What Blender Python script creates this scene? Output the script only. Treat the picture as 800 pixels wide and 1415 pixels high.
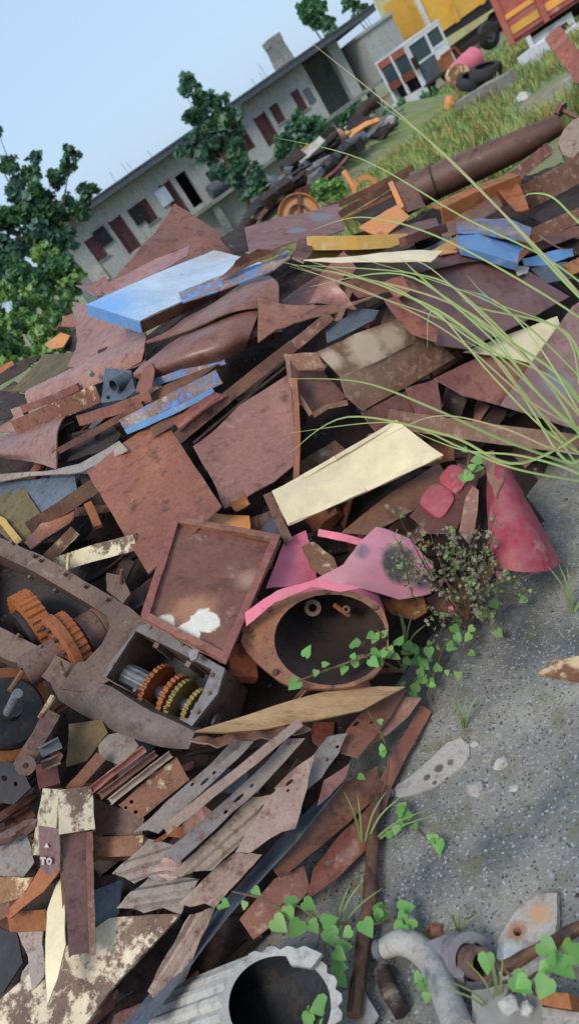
import bpy, bmesh, math, random
import numpy as np
from math import sin, cos, radians, pi, atan2, hypot
from mathutils import Vector, Matrix, noise
from mathutils.geometry import delaunay_2d_cdt
random.seed(7)
rng = random.Random(11)
scene = bpy.context.scene
for o in list(bpy.data.objects): bpy.data.objects.remove(o)
col = scene.collection

# ------------------------------------------------------------------ camera
FPX, IW, IH = 1069.0, 800.0, 1415.0          # focal length and size of the photograph in its pixels
ROLL, PITCH, EYE = radians(35.5), radians(22.7), 1.6
CR = Vector((1, 0, 0)); CU = Vector((0, sin(PITCH), cos(PITCH))); CF = Vector((0, cos(PITCH), -sin(PITCH)))
CAM = Vector((0, 0, EYE))
cam = bpy.data.cameras.new('camera'); camo = bpy.data.objects.new('camera', cam); col.objects.link(camo)
X = CR * cos(ROLL) - CU * sin(ROLL); Y = CR * sin(ROLL) + CU * cos(ROLL); Z = -CF
camo.matrix_world = Matrix(((X.x, Y.x, Z.x, CAM.x), (X.y, Y.y, Z.y, CAM.y), (X.z, Y.z, Z.z, CAM.z), (0, 0, 0, 1)))
cam.sensor_fit = 'VERTICAL'; cam.sensor_height = 24.0; cam.sensor_width = 24.0
cam.lens = FPX * 24.0 / IH
cam.clip_start = 0.05; cam.clip_end = 3000
cam.dof.use_dof = True; cam.dof.focus_distance = 2.5; cam.dof.aperture_fstop = 2.4
scene.camera = camo

# ------------------------------------------------------------------ light
SUN_EL, SUN_AZ = radians(52), radians(215)   # azimuth clockwise from +Y
w = bpy.data.worlds.new('World'); scene.world = w; w.use_nodes = True
nt = w.node_tree; nt.nodes.clear()
out = nt.nodes.new('ShaderNodeOutputWorld'); bg = nt.nodes.new('ShaderNodeBackground')
sky = nt.nodes.new('ShaderNodeTexSky'); sky.sky_type = 'NISHITA'; sky.sun_disc = False
sky.sun_elevation = SUN_EL; sky.sun_rotation = SUN_AZ
sky.air_density = 1.0; sky.dust_density = 3.0; sky.ozone_density = 1.5; sky.altitude = 100
veil = nt.nodes.new('ShaderNodeMix'); veil.data_type = 'RGBA'; veil.inputs[0].default_value = 0.72   # thin even cloud over the whole sky
veil.inputs[7].default_value = (3.4, 4.6, 6.1, 1)
nt.links.new(sky.outputs[0], veil.inputs[6]); nt.links.new(veil.outputs[2], bg.inputs[0])
bg.inputs[1].default_value = 0.1; nt.links.new(bg.outputs[0], out.inputs[0])
sl = bpy.data.lights.new('sun', 'SUN'); sl.energy = 1.5; sl.angle = radians(22); sl.color = (1, .95, .87)
so = bpy.data.objects.new('sun', sl); col.objects.link(so)
sd = Vector((sin(SUN_AZ) * cos(SUN_EL), cos(SUN_AZ) * cos(SUN_EL), sin(SUN_EL)))
so.rotation_euler = sd.to_track_quat('Z', 'Y').to_euler(); so.location = (0, -3, 8)
scene.view_settings.view_transform = 'Standard'; scene.view_settings.look = 'None'
scene.view_settings.exposure = 0.75; scene.view_settings.gamma = 1.0
scene.render.engine = 'CYCLES'

# ------------------------------------------------------------------ materials
def rgb(h):
    f = lambda c: c / 12.92 if c <= .04045 else ((c + .055) / 1.055) ** 2.4
    return tuple(f(int(h[i:i + 2], 16) / 255) for i in (0, 2, 4)) + (1,)
def newmat(name):
    m = bpy.data.materials.new(name); m.use_nodes = True
    n = m.node_tree; n.nodes.clear()
    o = n.nodes.new('ShaderNodeOutputMaterial'); b = n.nodes.new('ShaderNodeBsdfPrincipled')
    n.links.new(b.outputs[0], o.inputs[0]); return m, n, b, o
def N(n, t, **k):
    x = n.nodes.new(t)
    for a, v in k.items(): setattr(x, a, v)
    return x
def coords(n, rnd=True, scale=(1, 1, 1)):
    tc = N(n, 'ShaderNodeTexCoord'); oi = N(n, 'ShaderNodeObjectInfo')
    mp = N(n, 'ShaderNodeMapping'); mp.inputs['Scale'].default_value = scale
    n.links.new(tc.outputs['Object'], mp.inputs['Vector'])
    if rnd:
        ml = N(n, 'ShaderNodeMath', operation='MULTIPLY'); ml.inputs[1].default_value = 61.0
        n.links.new(oi.outputs['Random'], ml.inputs[0]); n.links.new(ml.outputs[0], mp.inputs['Location'])
    return mp.outputs[0], oi.outputs['Random']
def noise_n(n, vec, sc, det=5, rough=.6, dist=0.0):
    x = N(n, 'ShaderNodeTexNoise'); x.inputs['Scale'].default_value = sc; x.inputs['Detail'].default_value = det
    x.inputs['Roughness'].default_value = rough; x.inputs['Distortion'].default_value = dist
    n.links.new(vec, x.inputs['Vector']); return x.outputs[0]
def ramp(n, fac, lo, hi):
    x = N(n, 'ShaderNodeMapRange'); x.inputs[1].default_value = lo; x.inputs[2].default_value = hi
    n.links.new(fac, x.inputs[0]); return x.outputs[0]
def mix(n, fac, a, b, mode='MIX'):
    x = N(n, 'ShaderNodeMix', data_type='RGBA', blend_type=mode)
    for s, v in ((0, fac), (6, a), (7, b)):
        if isinstance(v, (int, float)): x.inputs[s].default_value = v
        elif isinstance(v, tuple): x.inputs[s].default_value = v
        else: n.links.new(v, x.inputs[s])
    return x.outputs[2]
def vary(n, c, rnd, amt):
    mr = N(n, 'ShaderNodeMapRange'); mr.inputs[3].default_value = 1 - amt; mr.inputs[4].default_value = 1 + amt
    n.links.new(rnd, mr.inputs[0]); hs = N(n, 'ShaderNodeHueSaturation')
    n.links.new(mr.outputs[0], hs.inputs['Value'])
    m2 = N(n, 'ShaderNodeMath', operation='MULTIPLY'); m2.inputs[1].default_value = 7.31
    fr = N(n, 'ShaderNodeMath', operation='FRACT'); n.links.new(rnd, m2.inputs[0]); n.links.new(m2.outputs[0], fr.inputs[0])
    mh = N(n, 'ShaderNodeMapRange'); mh.inputs[3].default_value = .5 - amt * .06; mh.inputs[4].default_value = .5 + amt * .06
    n.links.new(fr.outputs[0], mh.inputs[0]); n.links.new(mh.outputs[0], hs.inputs['Hue'])
    n.links.new(c, hs.inputs['Color']); return hs.outputs[0]
def metal(name, a, b, c, paint=None, cov=0.0, rough=.55, sc=1.0, amt=.18, bump=.25, stretch=(1, 1, 1), spec=.4, spots=()):
    """weathered metal: a/b large patches, c dark or bright speckle, optional paint left on a share `cov` of it"""
    m, n, bs, o = newmat(name)
    v, r = coords(n, True, stretch)
    n1 = noise_n(n, v, 2.6 * sc, 6, .65, .6); n2 = noise_n(n, v, 19 * sc, 5, .7); n3 = noise_n(n, v, 75 * sc, 3, .6)
    cc = mix(n, ramp(n, n1, .36, .64), rgb(a), rgb(b)); cc = mix(n, ramp(n, noise_n(n, v, 1.3 * sc, 3, .5), .52, .72), cc, mix(n, .55, cc, rgb(c)))
    cc = mix(n, ramp(n, n2, .52, .70), cc, rgb(c))
    n4 = noise_n(n, v, 7 * sc, 7, .7, .3)
    cc = mix(n, ramp(n, n4, .62, .84), cc, (.50, .38, .32, 1))      # pale dust and scuffs
    cc = mix(n, .5, cc, mix(n, ramp(n, n3, .3, .7), (.5, .45, .45, 1), (1, 1, 1, 1)), 'MULTIPLY')
    rg = ramp(n, n2, .2, .8)
    if paint:
        n5 = mix(n, .32, noise_n(n, v, 3.4 * sc, 9, .62, .3), n2); n5 = mix(n, .06, n5, n3)
        t = .5 + (.5 - cov) * .55
        pm = ramp(n, n5, t - .03, t + .03)
        pc = mix(n, ramp(n, n2, .35, .75), rgb(paint), mix(n, .35, rgb(paint), (.35, .3, .25, 1)))
        pc = mix(n, ramp(n, n1, .45, .75), pc, mix(n, .45, pc, rgb('6a5a50'))); pc = mix(n, ramp(n, n4, .58, .78), pc, mix(n, .5, pc, rgb('d8cfc4')))
        ed = ramp(n, n5, t - .05, t)
        cc = mix(n, ed, cc, mix(n, .5, cc, rgb('5a3226')))
        cc = mix(n, pm, cc, pc)
    for (pos, rad, colr, soft) in spots:                              # one patch of other paint, scorch or painted sky sheen at its own place
        tc = N(n, 'ShaderNodeTexCoord'); ds = N(n, 'ShaderNodeVectorMath', operation='DISTANCE'); ds.inputs[1].default_value = pos
        n.links.new(tc.outputs['Object'], ds.inputs[0])
        dm = N(n, 'ShaderNodeMath', operation='MULTIPLY_ADD'); dm.inputs[1].default_value = -1 / rad; dm.inputs[2].default_value = .5
        n.links.new(ds.outputs['Value'], dm.inputs[0])
        a1 = N(n, 'ShaderNodeMath', operation='ADD'); n.links.new(dm.outputs[0], a1.inputs[0]); n.links.new(noise_n(n, v, 9 * sc, 8, .7, .4), a1.inputs[1])
        cc = mix(n, ramp(n, a1.outputs[0], .5 - soft, .5 + soft), cc, mix(n, ramp(n, n3, .2, .8), rgb(colr), mix(n, .3, rgb(colr), (.3, .25, .2, 1))))
    cc = vary(n, cc, r, amt)
    n.links.new(cc, bs.inputs['Base Color'])
    mr = N(n, 'ShaderNodeMapRange'); mr.inputs[3].default_value = rough - .1; mr.inputs[4].default_value = rough + .18
    n.links.new(n2, mr.inputs[0]); n.links.new(mr.outputs[0], bs.inputs['Roughness'])
    bs.inputs['Specular IOR Level'].default_value = spec
    bp = N(n, 'ShaderNodeBump'); bp.inputs['Strength'].default_value = bump; bp.inputs['Distance'].default_value = .004
    hm = N(n, 'ShaderNodeMath', operation='ADD'); n.links.new(n2, hm.inputs[0]); n.links.new(n3, hm.inputs[1])
    n.links.new(hm.outputs[0], bp.inputs['Height']); n.links.new(bp.outputs[0], bs.inputs['Normal'])
    return m
def respot(o, pl, spec, spots):
    """give one object its own material with located patches; spots are (px, py, radius px, colour, softness)"""
    k = (pl.c - CAM).dot(CF) / FPX; og = Vector(o['_o'])
    sp = [(tuple(pl.pt(x, y) - og), rp * k * 2, c, s_) for x, y, rp, c, s_ in spots]
    o.data.materials[0] = metal(o.name + '_patched', *spec[0], spots=sp, **spec[1])
M = {}
M['maroon'] = metal('rust_maroon', '744539', '8f5f4c', '56302a', rough=.38, sc=.9, spec=.5, amt=.25)
M['mauve'] = metal('rust_mauve', '8a5f56', 'a0745f', '694236', rough=.36, sc=.9, spec=.5, amt=.22)
M['brown'] = metal('rust_brown', '5e3d33', '805440', '3c2822', rough=.5, amt=.25)
M['orange'] = metal('rust_orange', '8d4f2e', 'a5673a', '5d3423', rough=.65)
M['redrust'] = metal('rust_red', '80483a', '9c5f45', '5a3228', rough=.42, spec=.5)
M['dark'] = metal('rust_dark_and_shade', '2d211d', '40302a', '1a1413', rough=.7)  # dark rust; also stands in for shade in gaps and hollows
M['darkplate'] = metal('rust_plum', '644240', '724d48', '4d3130', paint='d9d3c4', cov=.04, rough=.45)
M['traypaint'] = metal('rust_tray', '6e3f36', '80503f', '542f28', paint='e2ddd0', cov=.09, rough=.55)
M['mottled'] = metal('rust_mottled', '8a5f4e', '6a4336', 'b0937e', rough=.55, sc=1.4)
M['strip'] = metal('rust_strip', '9d8375', 'ad9686', '70493a', rough=.62, sc=1.5, amt=.2)
M['stripgrey'] = metal('rust_strip_grey', '88817d', '9d8d7f', '6f4c3d', rough=.55, sc=1.5)
M['cream'] = metal('paint_cream', '6f4632', '84563c', '4c3026', paint='e6d3aa', cov=.9, rough=.5, sc=.8, amt=.05)
M['creamchip'] = metal('paint_cream_chipped', '5f4a3c', '77604c', '3f332d', paint='cbbd9c', cov=.5, rough=.6, sc=3.2)
M['creamrust'] = metal('paint_cream_rusty', '7a5038', '8a6244', '513526', paint='dcc391', cov=.42, rough=.6, sc=1.4)
M['wood'] = metal('plank_tan', 'b08d63', 'c4a378', '8d6a47', rough=.7, stretch=(1, 6, 1))
M['blue'] = metal('paint_blue', '70503f', '7f6152', '4f3a33', paint='4a86c0', cov=.86, rough=.38, amt=.05)
M['bluepale'] = metal('paint_pale_blue', '8b98a4', '94a0ac', '7b7876', paint='b3c5d6', cov=.7, rough=.32, amt=.03, spec=.5)
M['bluechip'] = metal('paint_blue_chipped', '7c5444', '9a8478', 'c3c6c9', paint='4a7fbd', cov=.45, rough=.5, sc=3.0)
M['yellow'] = metal('paint_mustard', '6e4a2b', '7e5832', '4f3522', paint='c29236', cov=.84, rough=.5, amt=.06)
M['olive'] = metal('paint_olive', '5d4c2c', '6f5b33', '40351f', rough=.6)
M['orangepaint'] = metal('paint_orange', '7d4a2a', '8d5a35', '55341f', paint='cb8238', cov=.7, rough=.55, amt=.05)
M['pink'] = metal('paint_pink', '70463c', '5b3a33', '3b2c2b', paint='d0607c', cov=.72, rough=.45, sc=1.5, amt=.05)
M['pinkblack'] = metal('paint_pink_scorched', '35333a', '4a464c', '23232a', paint='c97a90', cov=.52, rough=.4, sc=.9, amt=.05)
M['red'] = metal('paint_red', '6b2f2e', '54302e', '3a2725', paint='9a2f42', cov=.82, rough=.5, spec=.25, amt=.05)
M['cast'] = metal('cast_iron', '7d7b80', '8a878a', '664b40', rough=.55, sc=1.3)
M['castrust'] = metal('cast_iron_rusty', '77584a', '6a5650', '4b332b', rough=.6, sc=1.3)
M['castred'] = metal('cast_iron_redstain', '665751', '74635b', '4a3d38', paint='8d4a44', cov=.22, rough=.5, sc=1.1)
M['black'] = metal('oily_black_and_shade', '1f2022', '2b2b2d', '40342e', rough=.42, amt=.1)  # oily black; also carries the painted shade inside the drum
M['steel'] = metal('bare_steel', '6d7074', '5c5f63', '4a3c34', rough=.36)
M['rimrust'] = metal('rim_rust', '7b5540', '96663f', '4f3a32', rough=.6, sc=2)
M['pipe'] = metal('pipe_rust', '5a4036', '6f4e40', '3c2a24', rough=.5, amt=.05)
M['edge'] = metal('worn_edge', '9c7d6c', 'b09482', '6f4a3c', rough=.5, sc=3)
M['gear'] = metal('gear_orange', 'a5602c', '8c4f27', '6d3f22', rough=.5, sc=2)
M['gearyellow'] = metal('gear_brass', '9c8446', '80683a', '54452c', rough=.45, sc=2)
M['alu'] = metal('cast_aluminium', 'b4b0a8', '9c9a96', '807b75', rough=.6, sc=1.5, amt=.06)
M['grey'] = metal('grey_steel', '75757a', '868284', '5c5552', rough=.5)
M['slate'] = metal('slate_steel', '4d5560', '5d6670', '453c3a', rough=.42)
M['stone'] = metal('stone_pale', 'bdb9b2', 'a39e96', '7e7972', rough=.85, sc=2, amt=.1)
M['chalk'] = metal('plate_chalky', 'b9b4ad', 'a59b92', '86705f', paint='a8693f', cov=.2, rough=.8, sc=1.6, amt=.05)
M['whitepaint'] = metal('white_body_paint', '6b4433', '7f5a45', '4d342a', paint='d6dade', cov=.88, rough=.45, sc=.35, amt=.04)
M['redbody'] = metal('tipper_red_paint', '7a3a2b', '8a4a35', '5b2d24', paint='a84c3e', cov=.9, rough=.5, sc=.3, amt=.04)
M['yellowbody'] = metal('yellow_body_paint', '8d6a2b', 'a07a30', '6a5024', paint='e3a92c', cov=.93, rough=.45, sc=.3, amt=.04)
M['stripe'] = metal('stripe_paint', '9a6a2a', 'a0702c', '7a5426', paint='e9a23a', cov=.93, rough=.5, sc=.3)
M['rubber'] = metal('tyre_rubber', '2a2b2d', '353638', '4a4640', rough=.8, sc=.8)
M['plaster'] = metal('plaster_grey', 'a3a6a3', 'b1b2ad', '8f9290', rough=.9, sc=.25, amt=.04, stretch=(1, 1, .4))
M['plasterdirty'] = metal('plaster_mouldy', '6f7773', '8d918d', '4d5653', rough=.9, sc=.3, amt=.04)
M['roofing'] = metal('roof_slab', '4a525a', '555d64', '3a4046', rough=.85, sc=.3, amt=.03)
M['door'] = metal('door_brown', '4f2f33', '5b3a3c', '402629', rough=.7, sc=.5)
M['void'] = metal('blue_black', '1b1d22', '22242a', '16181c', rough=.9)  # colour of the dark cloth, wall box and grille
M['pale_yellow_wall'] = metal('wall_pale_yellow', 'c9c38f', 'd3cd9c', 'b5ae80', rough=.9, sc=.2, amt=.03)
M['patch'] = metal('wall_patch', 'a89b7c', 'b3a687', '978a6c', rough=.9, sc=.3)
M['concrete'] = metal('old_concrete', '8b8984', '9b9892', '6f6d68', rough=.9, sc=.4, amt=.1)
M['core'] = metal('heap_core', '2a1f1b', '3a2a24', '171312', rough=.9, sc=2)  # gap shade is put into this near-black colour
def glass_mat():
    m, n, b, o = newmat('window_glass'); b.inputs['Base Color'].default_value = rgb('3a4a50'); b.inputs['Roughness'].default_value = .12
    return m
M['glass'] = glass_mat()
def leafmat(name, a, b, rough=.5, transl=.3, tip=None):
    m, n, bs, o = newmat(name)
    g = N(n, 'ShaderNodeNewGeometry'); v, r = coords(n)
    c = mix(n, g.outputs['Random Per Island'], rgb(a), rgb(b))
    if tip: c = mix(n, ramp(n, noise_n(n, v, 3, 2), .58, .66), c, rgb(tip))
    c = vary(n, c, r, .15)
    n.links.new(c, bs.inputs['Base Color']); bs.inputs['Roughness'].default_value = rough
    tr = N(n, 'ShaderNodeBsdfTranslucent'); n.links.new(c, tr.inputs[0])
    mx = N(n, 'ShaderNodeMixShader'); mx.inputs[0].default_value = transl
    n.links.new(bs.outputs[0], mx.inputs[1]); n.links.new(tr.outputs[0], mx.inputs[2]); n.links.new(mx.outputs[0], o.inputs[0])
    return m
M['leaf_teal'] = leafmat('leaves_dark', '3a5a50', '527762')  # greyed teal puts distance haze into the leaf colour
M['leaf_mid'] = leafmat('leaves_mid', '3d6648', '5c8554')
M['leaf_lime'] = leafmat('leaves_lime', '628f4c', '8fb05c')
M['leaf_vine'] = leafmat('leaves_vine', '4f8642', '7cab58', transl=.3)
M['leaf_dry'] = leafmat('leaves_dry', '7a7f66', 'a09b82', rough=.7, tip='957d74')
M['grass'] = leafmat('grass_blades', '6f8a50', 'a3ab6c', rough=.6)
M['grassdry'] = leafmat('grass_dry', '8f9148', 'b39c58', rough=.7)
M['blade'] = leafmat('long_blades', '8fae5f', 'b7c588', rough=.4)
M['bladedry'] = leafmat('long_blades_dry', 'a9a377', 'c2b48a', rough=.5)
M['bark'] = metal('bark', '4b4238', '5c5144', '362f28', rough=.9)
M['stem'] = metal('stem_brown', '6a5240', '7c6648', '51402f', rough=.8)
def ground_mat():
    m, n, b, o = newmat('yard_ground'); v, r = coords(n, False)
    g = noise_n(n, v, .35, 6); f = noise_n(n, v, 3.5, 6, .7)
    c = mix(n, ramp(n, f, .35, .65), rgb('6e6a56'), rgb('8a8370'))
    c = mix(n, ramp(n, g, .42, .58), c, mix(n, ramp(n, f, .3, .7), rgb('56683a'), rgb('74813f')))
    n.links.new(c, b.inputs['Base Color']); b.inputs['Roughness'].default_value = .9
    bp = N(n, 'ShaderNodeBump'); bp.inputs['Strength'].default_value = .6; bp.inputs['Distance'].default_value = .05
    n.links.new(f, bp.inputs['Height']); n.links.new(bp.outputs[0], b.inputs['Normal']); return m
M['ground'] = ground_mat()
def apron_mat():
    m, n, b, o = newmat('gritty_concrete'); v, r = coords(n, False)
    big = noise_n(n, v, 1.7, 5, .6, .4); mid = noise_n(n, v, 9, 6, .7); fine = noise_n(n, v, 120, 3, .7)
    vo = N(n, 'ShaderNodeTexVoronoi'); vo.inputs['Scale'].default_value = 190; n.links.new(v, vo.inputs['Vector'])
    c = mix(n, ramp(n, big, .38, .62), rgb('54585a'), rgb('a39d92'))
    c = mix(n, ramp(n, mid, .5, .72), c, rgb('6f6a4c'))
    sep = N(n, 'ShaderNodeSeparateColor'); n.links.new(vo.outputs['Color'], sep.inputs[0])
    c = mix(n, ramp(n, sep.outputs[0], .90, .97), c, rgb('a5a8aa'))
    c = mix(n, ramp(n, sep.outputs[1], .88, .97), c, rgb('494b4d'))
    c = mix(n, .5, c, mix(n, ramp(n, fine, .3, .7), (.45, .45, .45, 1), (1, 1, 1, 1)), 'MULTIPLY')
    n.links.new(c, b.inputs['Base Color'])
    mr = N(n, 'ShaderNodeMapRange'); mr.inputs[3].default_value = .35; mr.inputs[4].default_value = .85
    n.links.new(big, mr.inputs[0]); n.links.new(mr.outputs[0], b.inputs['Roughness'])
    bp = N(n, 'ShaderNodeBump'); bp.inputs['Strength'].default_value = .7; bp.inputs['Distance'].default_value = .006
    ad = N(n, 'ShaderNodeMath', operation='ADD'); n.links.new(fine, ad.inputs[0]); n.links.new(sep.outputs[2], ad.inputs[1])
    n.links.new(ad.outputs[0], bp.inputs['Height']); n.links.new(bp.outputs[0], b.inputs['Normal']); return m
M['apron'] = apron_mat()

# ------------------------------------------------------------------ pixels, terrain and heap surface
def ray(x, y):
    u = x - IW / 2; v = IH / 2 - y
    a = u * cos(ROLL) + v * sin(ROLL); b = -u * sin(ROLL) + v * cos(ROLL)
    return (CR * a + CU * b) / FPX + CF
def at(x, y, d): return CAM + ray(x, y) * d
def sstep(a, b, t):
    t = max(0., min(1., (t - a) / (b - a))); return t * t * (3 - 2 * t)
MA, MB_ = at(395, 262, 18.5), at(535, 165, 22)
def mound(x, y):
    dx, dy = MB_.x - MA.x, MB_.y - MA.y; L = hypot(dx, dy)
    s = ((x - MA.x) * dx + (y - MA.y) * dy) / L; t = abs(-(x - MA.x) * dy + (y - MA.y) * dx) / L
    k = sstep(2.6, .3, t) if t < 2.6 else 0.
    k *= sstep(-3.2, -.5, s) * (1 - sstep(L, L + 2.5, s))
    return k
def terrain(x, y): return (-.033 * (min(y, 40) - 5) if y > 5 else 0.) + .75 * mound(x, y)
CTL = [(480,1415,0),(540,1080,0),(610,950,0),(720,860,0),(790,770,0),(800,610,0),(0,1415,.25),(100,1300,.35),(200,1350,.15),(350,1400,.03),
 (330,1250,.15),(430,1200,.06),(0,1150,.5),(150,1050,.5),(300,1050,.33),(420,1050,.17),(500,980,.1),(0,900,.75),(150,880,.65),(280,920,.5),(430,880,.3),(560,800,.2),
 (0,700,.95),(200,700,.8),(300,800,.6),(400,740,.5),(500,660,.5),(620,650,.3),(730,600,.16),(0,580,1.05),(200,560,1.02),(120,440,1.33),(250,400,1.25),(330,330,1.25),
 (400,450,.95),(470,270,1.1),(560,500,.65),(640,400,.7),(680,310,.7),(770,190,.55),(560,250,.85),(790,480,.25),(790,330,.42)]
_p = []
for x, y, z in CTL:
    q = ray(x, y); t = (z - EYE) / q.z; P = CAM + q * t; _p.append((P.x, P.y, z))
for x in (-3.5, -2, -.5, 1, 2.5, 4, 5.5): _p.append((x, 8.2, -.1))
for y in (2, 3.5, 5, 6.5): _p.append((-3.6, y, 0.))
for y in (2.5, 4, 6): _p.append((4.6, y, 0.))
_p += [(2.6, 2.6, 0), (2.2, 1.6, 0), (.8, .8, 0), (-.4, .4, 0), (-1.6, .3, 0), (-2.8, .8, 0), (-2.6, 2.2, .45), (-2.4, 4.2, .85), (-.6, 6.3, .8), (1.6, 6.6, .5)]
_p = np.array(_p); _n = len(_p)
def _k(r): return np.where(r > 1e-9, r * r * np.log(np.maximum(r, 1e-9)), 0.)
_A = np.zeros((_n + 3, _n + 3)); _r = np.hypot(_p[:, None, 0] - _p[None, :, 0], _p[:, None, 1] - _p[None, :, 1])
_A[:_n, :_n] = _k(_r) + np.eye(_n) * .03; _A[:_n, _n] = 1; _A[:_n, _n + 1:] = _p[:, :2]; _A[_n:, :_n] = _A[:_n, _n:].T
_w = np.linalg.solve(_A, np.concatenate([_p[:, 2], [0, 0, 0]]))
def heap_np(xs, ys):
    r = np.hypot(xs[..., None] - _p[:, 0], ys[..., None] - _p[:, 1])
    z = _k(r) @ _w[:_n] + _w[_n] + _w[_n + 1] * xs + _w[_n + 2] * ys
    edge = np.minimum.reduce([(xs + 3.5) / .8, (4.6 - xs) / .8, (8.2 - ys) / .8, (ys - .4) / .5])
    return np.maximum(z, -.3) * np.clip(edge, 0, 1) + np.minimum(edge, 0) * .3
_ts = np.arange(1.2, 7.5, .02)
_dc = {}
def depth(x, y):
    """distance (along the view axis) at which the ray of a photo pixel meets the heap or the ground before it"""
    k = (round(x, 1), round(y, 1))
    if k in _dc: return _dc[k]
    q = ray(x, y); px, py, pz = q.x * _ts, q.y * _ts, EYE + q.z * _ts
    h = np.maximum(heap_np(px, py), 0.); b = np.nonzero(pz <= h)[0]
    d = float(_ts[b[0]]) if len(b) else 4.6
    _dc[k] = d; return d
def surf(x, y, off=0.):
    """photo pixel -> point on the heap, lifted `off` metres towards the viewer; off > 1.4 is a distance itself"""
    return at(x, y, off) if off > 1.4 else at(x, y, depth(x, y) - off)

# ------------------------------------------------------------------ objects
def mesh_obj(name, verts, faces, mat, parent=None, smooth=False, origin=None, auto=40):
    verts = [Vector(v) for v in verts]
    if parent is not None: o0 = Vector(parent['_o'])
    else: o0 = Vector(origin) if origin is not None else sum(verts, Vector()) / max(1, len(verts))
    me = bpy.data.meshes.new(name); me.from_pydata([v - o0 for v in verts], [], faces); me.update()
    if isinstance(mat, str): mat = M[mat]
    me.materials.append(mat)
    if smooth:
        me.polygons.foreach_set('use_smooth', [True] * len(me.polygons))
        try: me.set_sharp_from_angle(angle=radians(auto))
        except Exception: pass
    ob = bpy.data.objects.new(name, me); col.objects.link(ob)
    if parent is not None: ob.parent = parent
    else: ob.location = o0
    ob['_o'] = tuple(o0); return ob
def tag(o, label, cat, group=None):
    o['label'] = label; o['category'] = cat
    if group: o['group'] = group
    return o
def kind(o, k): o['kind'] = k; return o
def empty(name, loc):
    o = bpy.data.objects.new(name, None); col.objects.link(o); o.location = loc; o.empty_display_size = .1
    o['_o'] = tuple(loc); return o
class MBld:
    def __init__(s): s.v = []; s.f = []
    def add(s, vs, fs):
        b = len(s.v); s.v += [Vector(v) for v in vs]; s.f += [tuple(i + b for i in f) for f in fs]
    def box(s, c, ex, ey, ez):
        c = Vector(c); vs = [c + ex * a + ey * b + ez * d for d in (-1, 1) for b in (-1, 1) for a in (-1, 1)]
        s.add(vs, [(0, 2, 3, 1), (4, 5, 7, 6), (0, 1, 5, 4), (2, 6, 7, 3), (0, 4, 6, 2), (1, 3, 7, 5)])
    def tube(s, pts, rad, seg=8, cap=True):
        pts = [Vector(p) for p in pts]; n = len(pts); rs = rad if isinstance(rad, (list, tuple)) else [rad] * n
        rings = []; up = None
        for i, p in enumerate(pts):
            t = (pts[min(i + 1, n - 1)] - pts[max(i - 1, 0)]).normalized()
            if up is None: up = t.orthogonal().normalized()
            up = (up - t * up.dot(t)).normalized(); sd = t.cross(up)
            rings.append([p + (up * cos(2 * pi * k / seg) + sd * sin(2 * pi * k / seg)) * rs[i] for k in range(seg)])
        vs = [v for r in rings for v in r]; fs = []
        for i in range(n - 1):
            for k in range(seg): fs.append((i * seg + k, i * seg + (k + 1) % seg, (i + 1) * seg + (k + 1) % seg, (i + 1) * seg + k))
        if cap: fs += [tuple(range(seg))[::-1], tuple((n - 1) * seg + k for k in range(seg))]
        s.add(vs, fs)
    def lathe(s, c, ax, prof, seg=24, teeth=0, tooth=0., closed=True):
        """prof: (distance along ax, radius); a closed loop of rings"""
        ax = ax.normalized(); e = ax.orthogonal().normalized(); g = ax.cross(e); c = Vector(c); vs = []; fs = []
        for (t, r) in prof:
            for k in range(seg):
                rr = r + (tooth if teeth and (k % 4 < 2) and r > max(q[1] for q in prof) * .93 else 0)
                vs.append(c + ax * t + (e * cos(2 * pi * k / seg) + g * sin(2 * pi * k / seg)) * rr)
        n = len(prof)
        for i in range(n if closed else n - 1):
            j = (i + 1) % n
            for k in range(seg): fs.append((i * seg + k, i * seg + (k + 1) % seg, j * seg + (k + 1) % seg, j * seg + k))
        s.add(vs, fs)
    def obj(s, name, mat, parent=None, smooth=False, origin=None, auto=40): return mesh_obj(name, s.v, s.f, mat, parent, smooth, origin, auto)
def inside(p, poly):
    c = False; n = len(poly)
    for i in range(n):
        a, b = poly[i], poly[i - 1]
        if (a[1] > p[1]) != (b[1] > p[1]) and p[0] < (b[0] - a[0]) * (p[1] - a[1]) / (b[1] - a[1]) + a[0]: c = not c
    return c
class Plane:
    """plane through three or more photo pixels placed in depth; pt() gives points of it back from pixels"""
    def __init__(s, pts=None, P=None):
        P = P or [surf(*p) for p in pts]
        A = np.array([list(p) for p in P]); c = A.mean(0); u, sv, vt = np.linalg.svd(A - c)
        s.c = Vector(c); s.n = Vector(vt[2]).normalized()
        if s.n.dot(s.c - CAM) > 0: s.n = -s.n
        s.e = Vector(vt[0]).normalized(); s.g = s.n.cross(s.e)
    def pt(s, x, y, h=0.):
        q = ray(x, y); dn = q.dot(s.n)
        t = (s.c - CAM).dot(s.n) / dn if abs(dn) > .02 else (s.c - CAM).length
        return CAM + q * t + s.n * h
    def uv(s, P): d = P - s.c; return (d.dot(s.e), d.dot(s.g))
    def w(s, u, v, h=0.): return s.c + s.e * u + s.g * v + s.n * h
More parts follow.
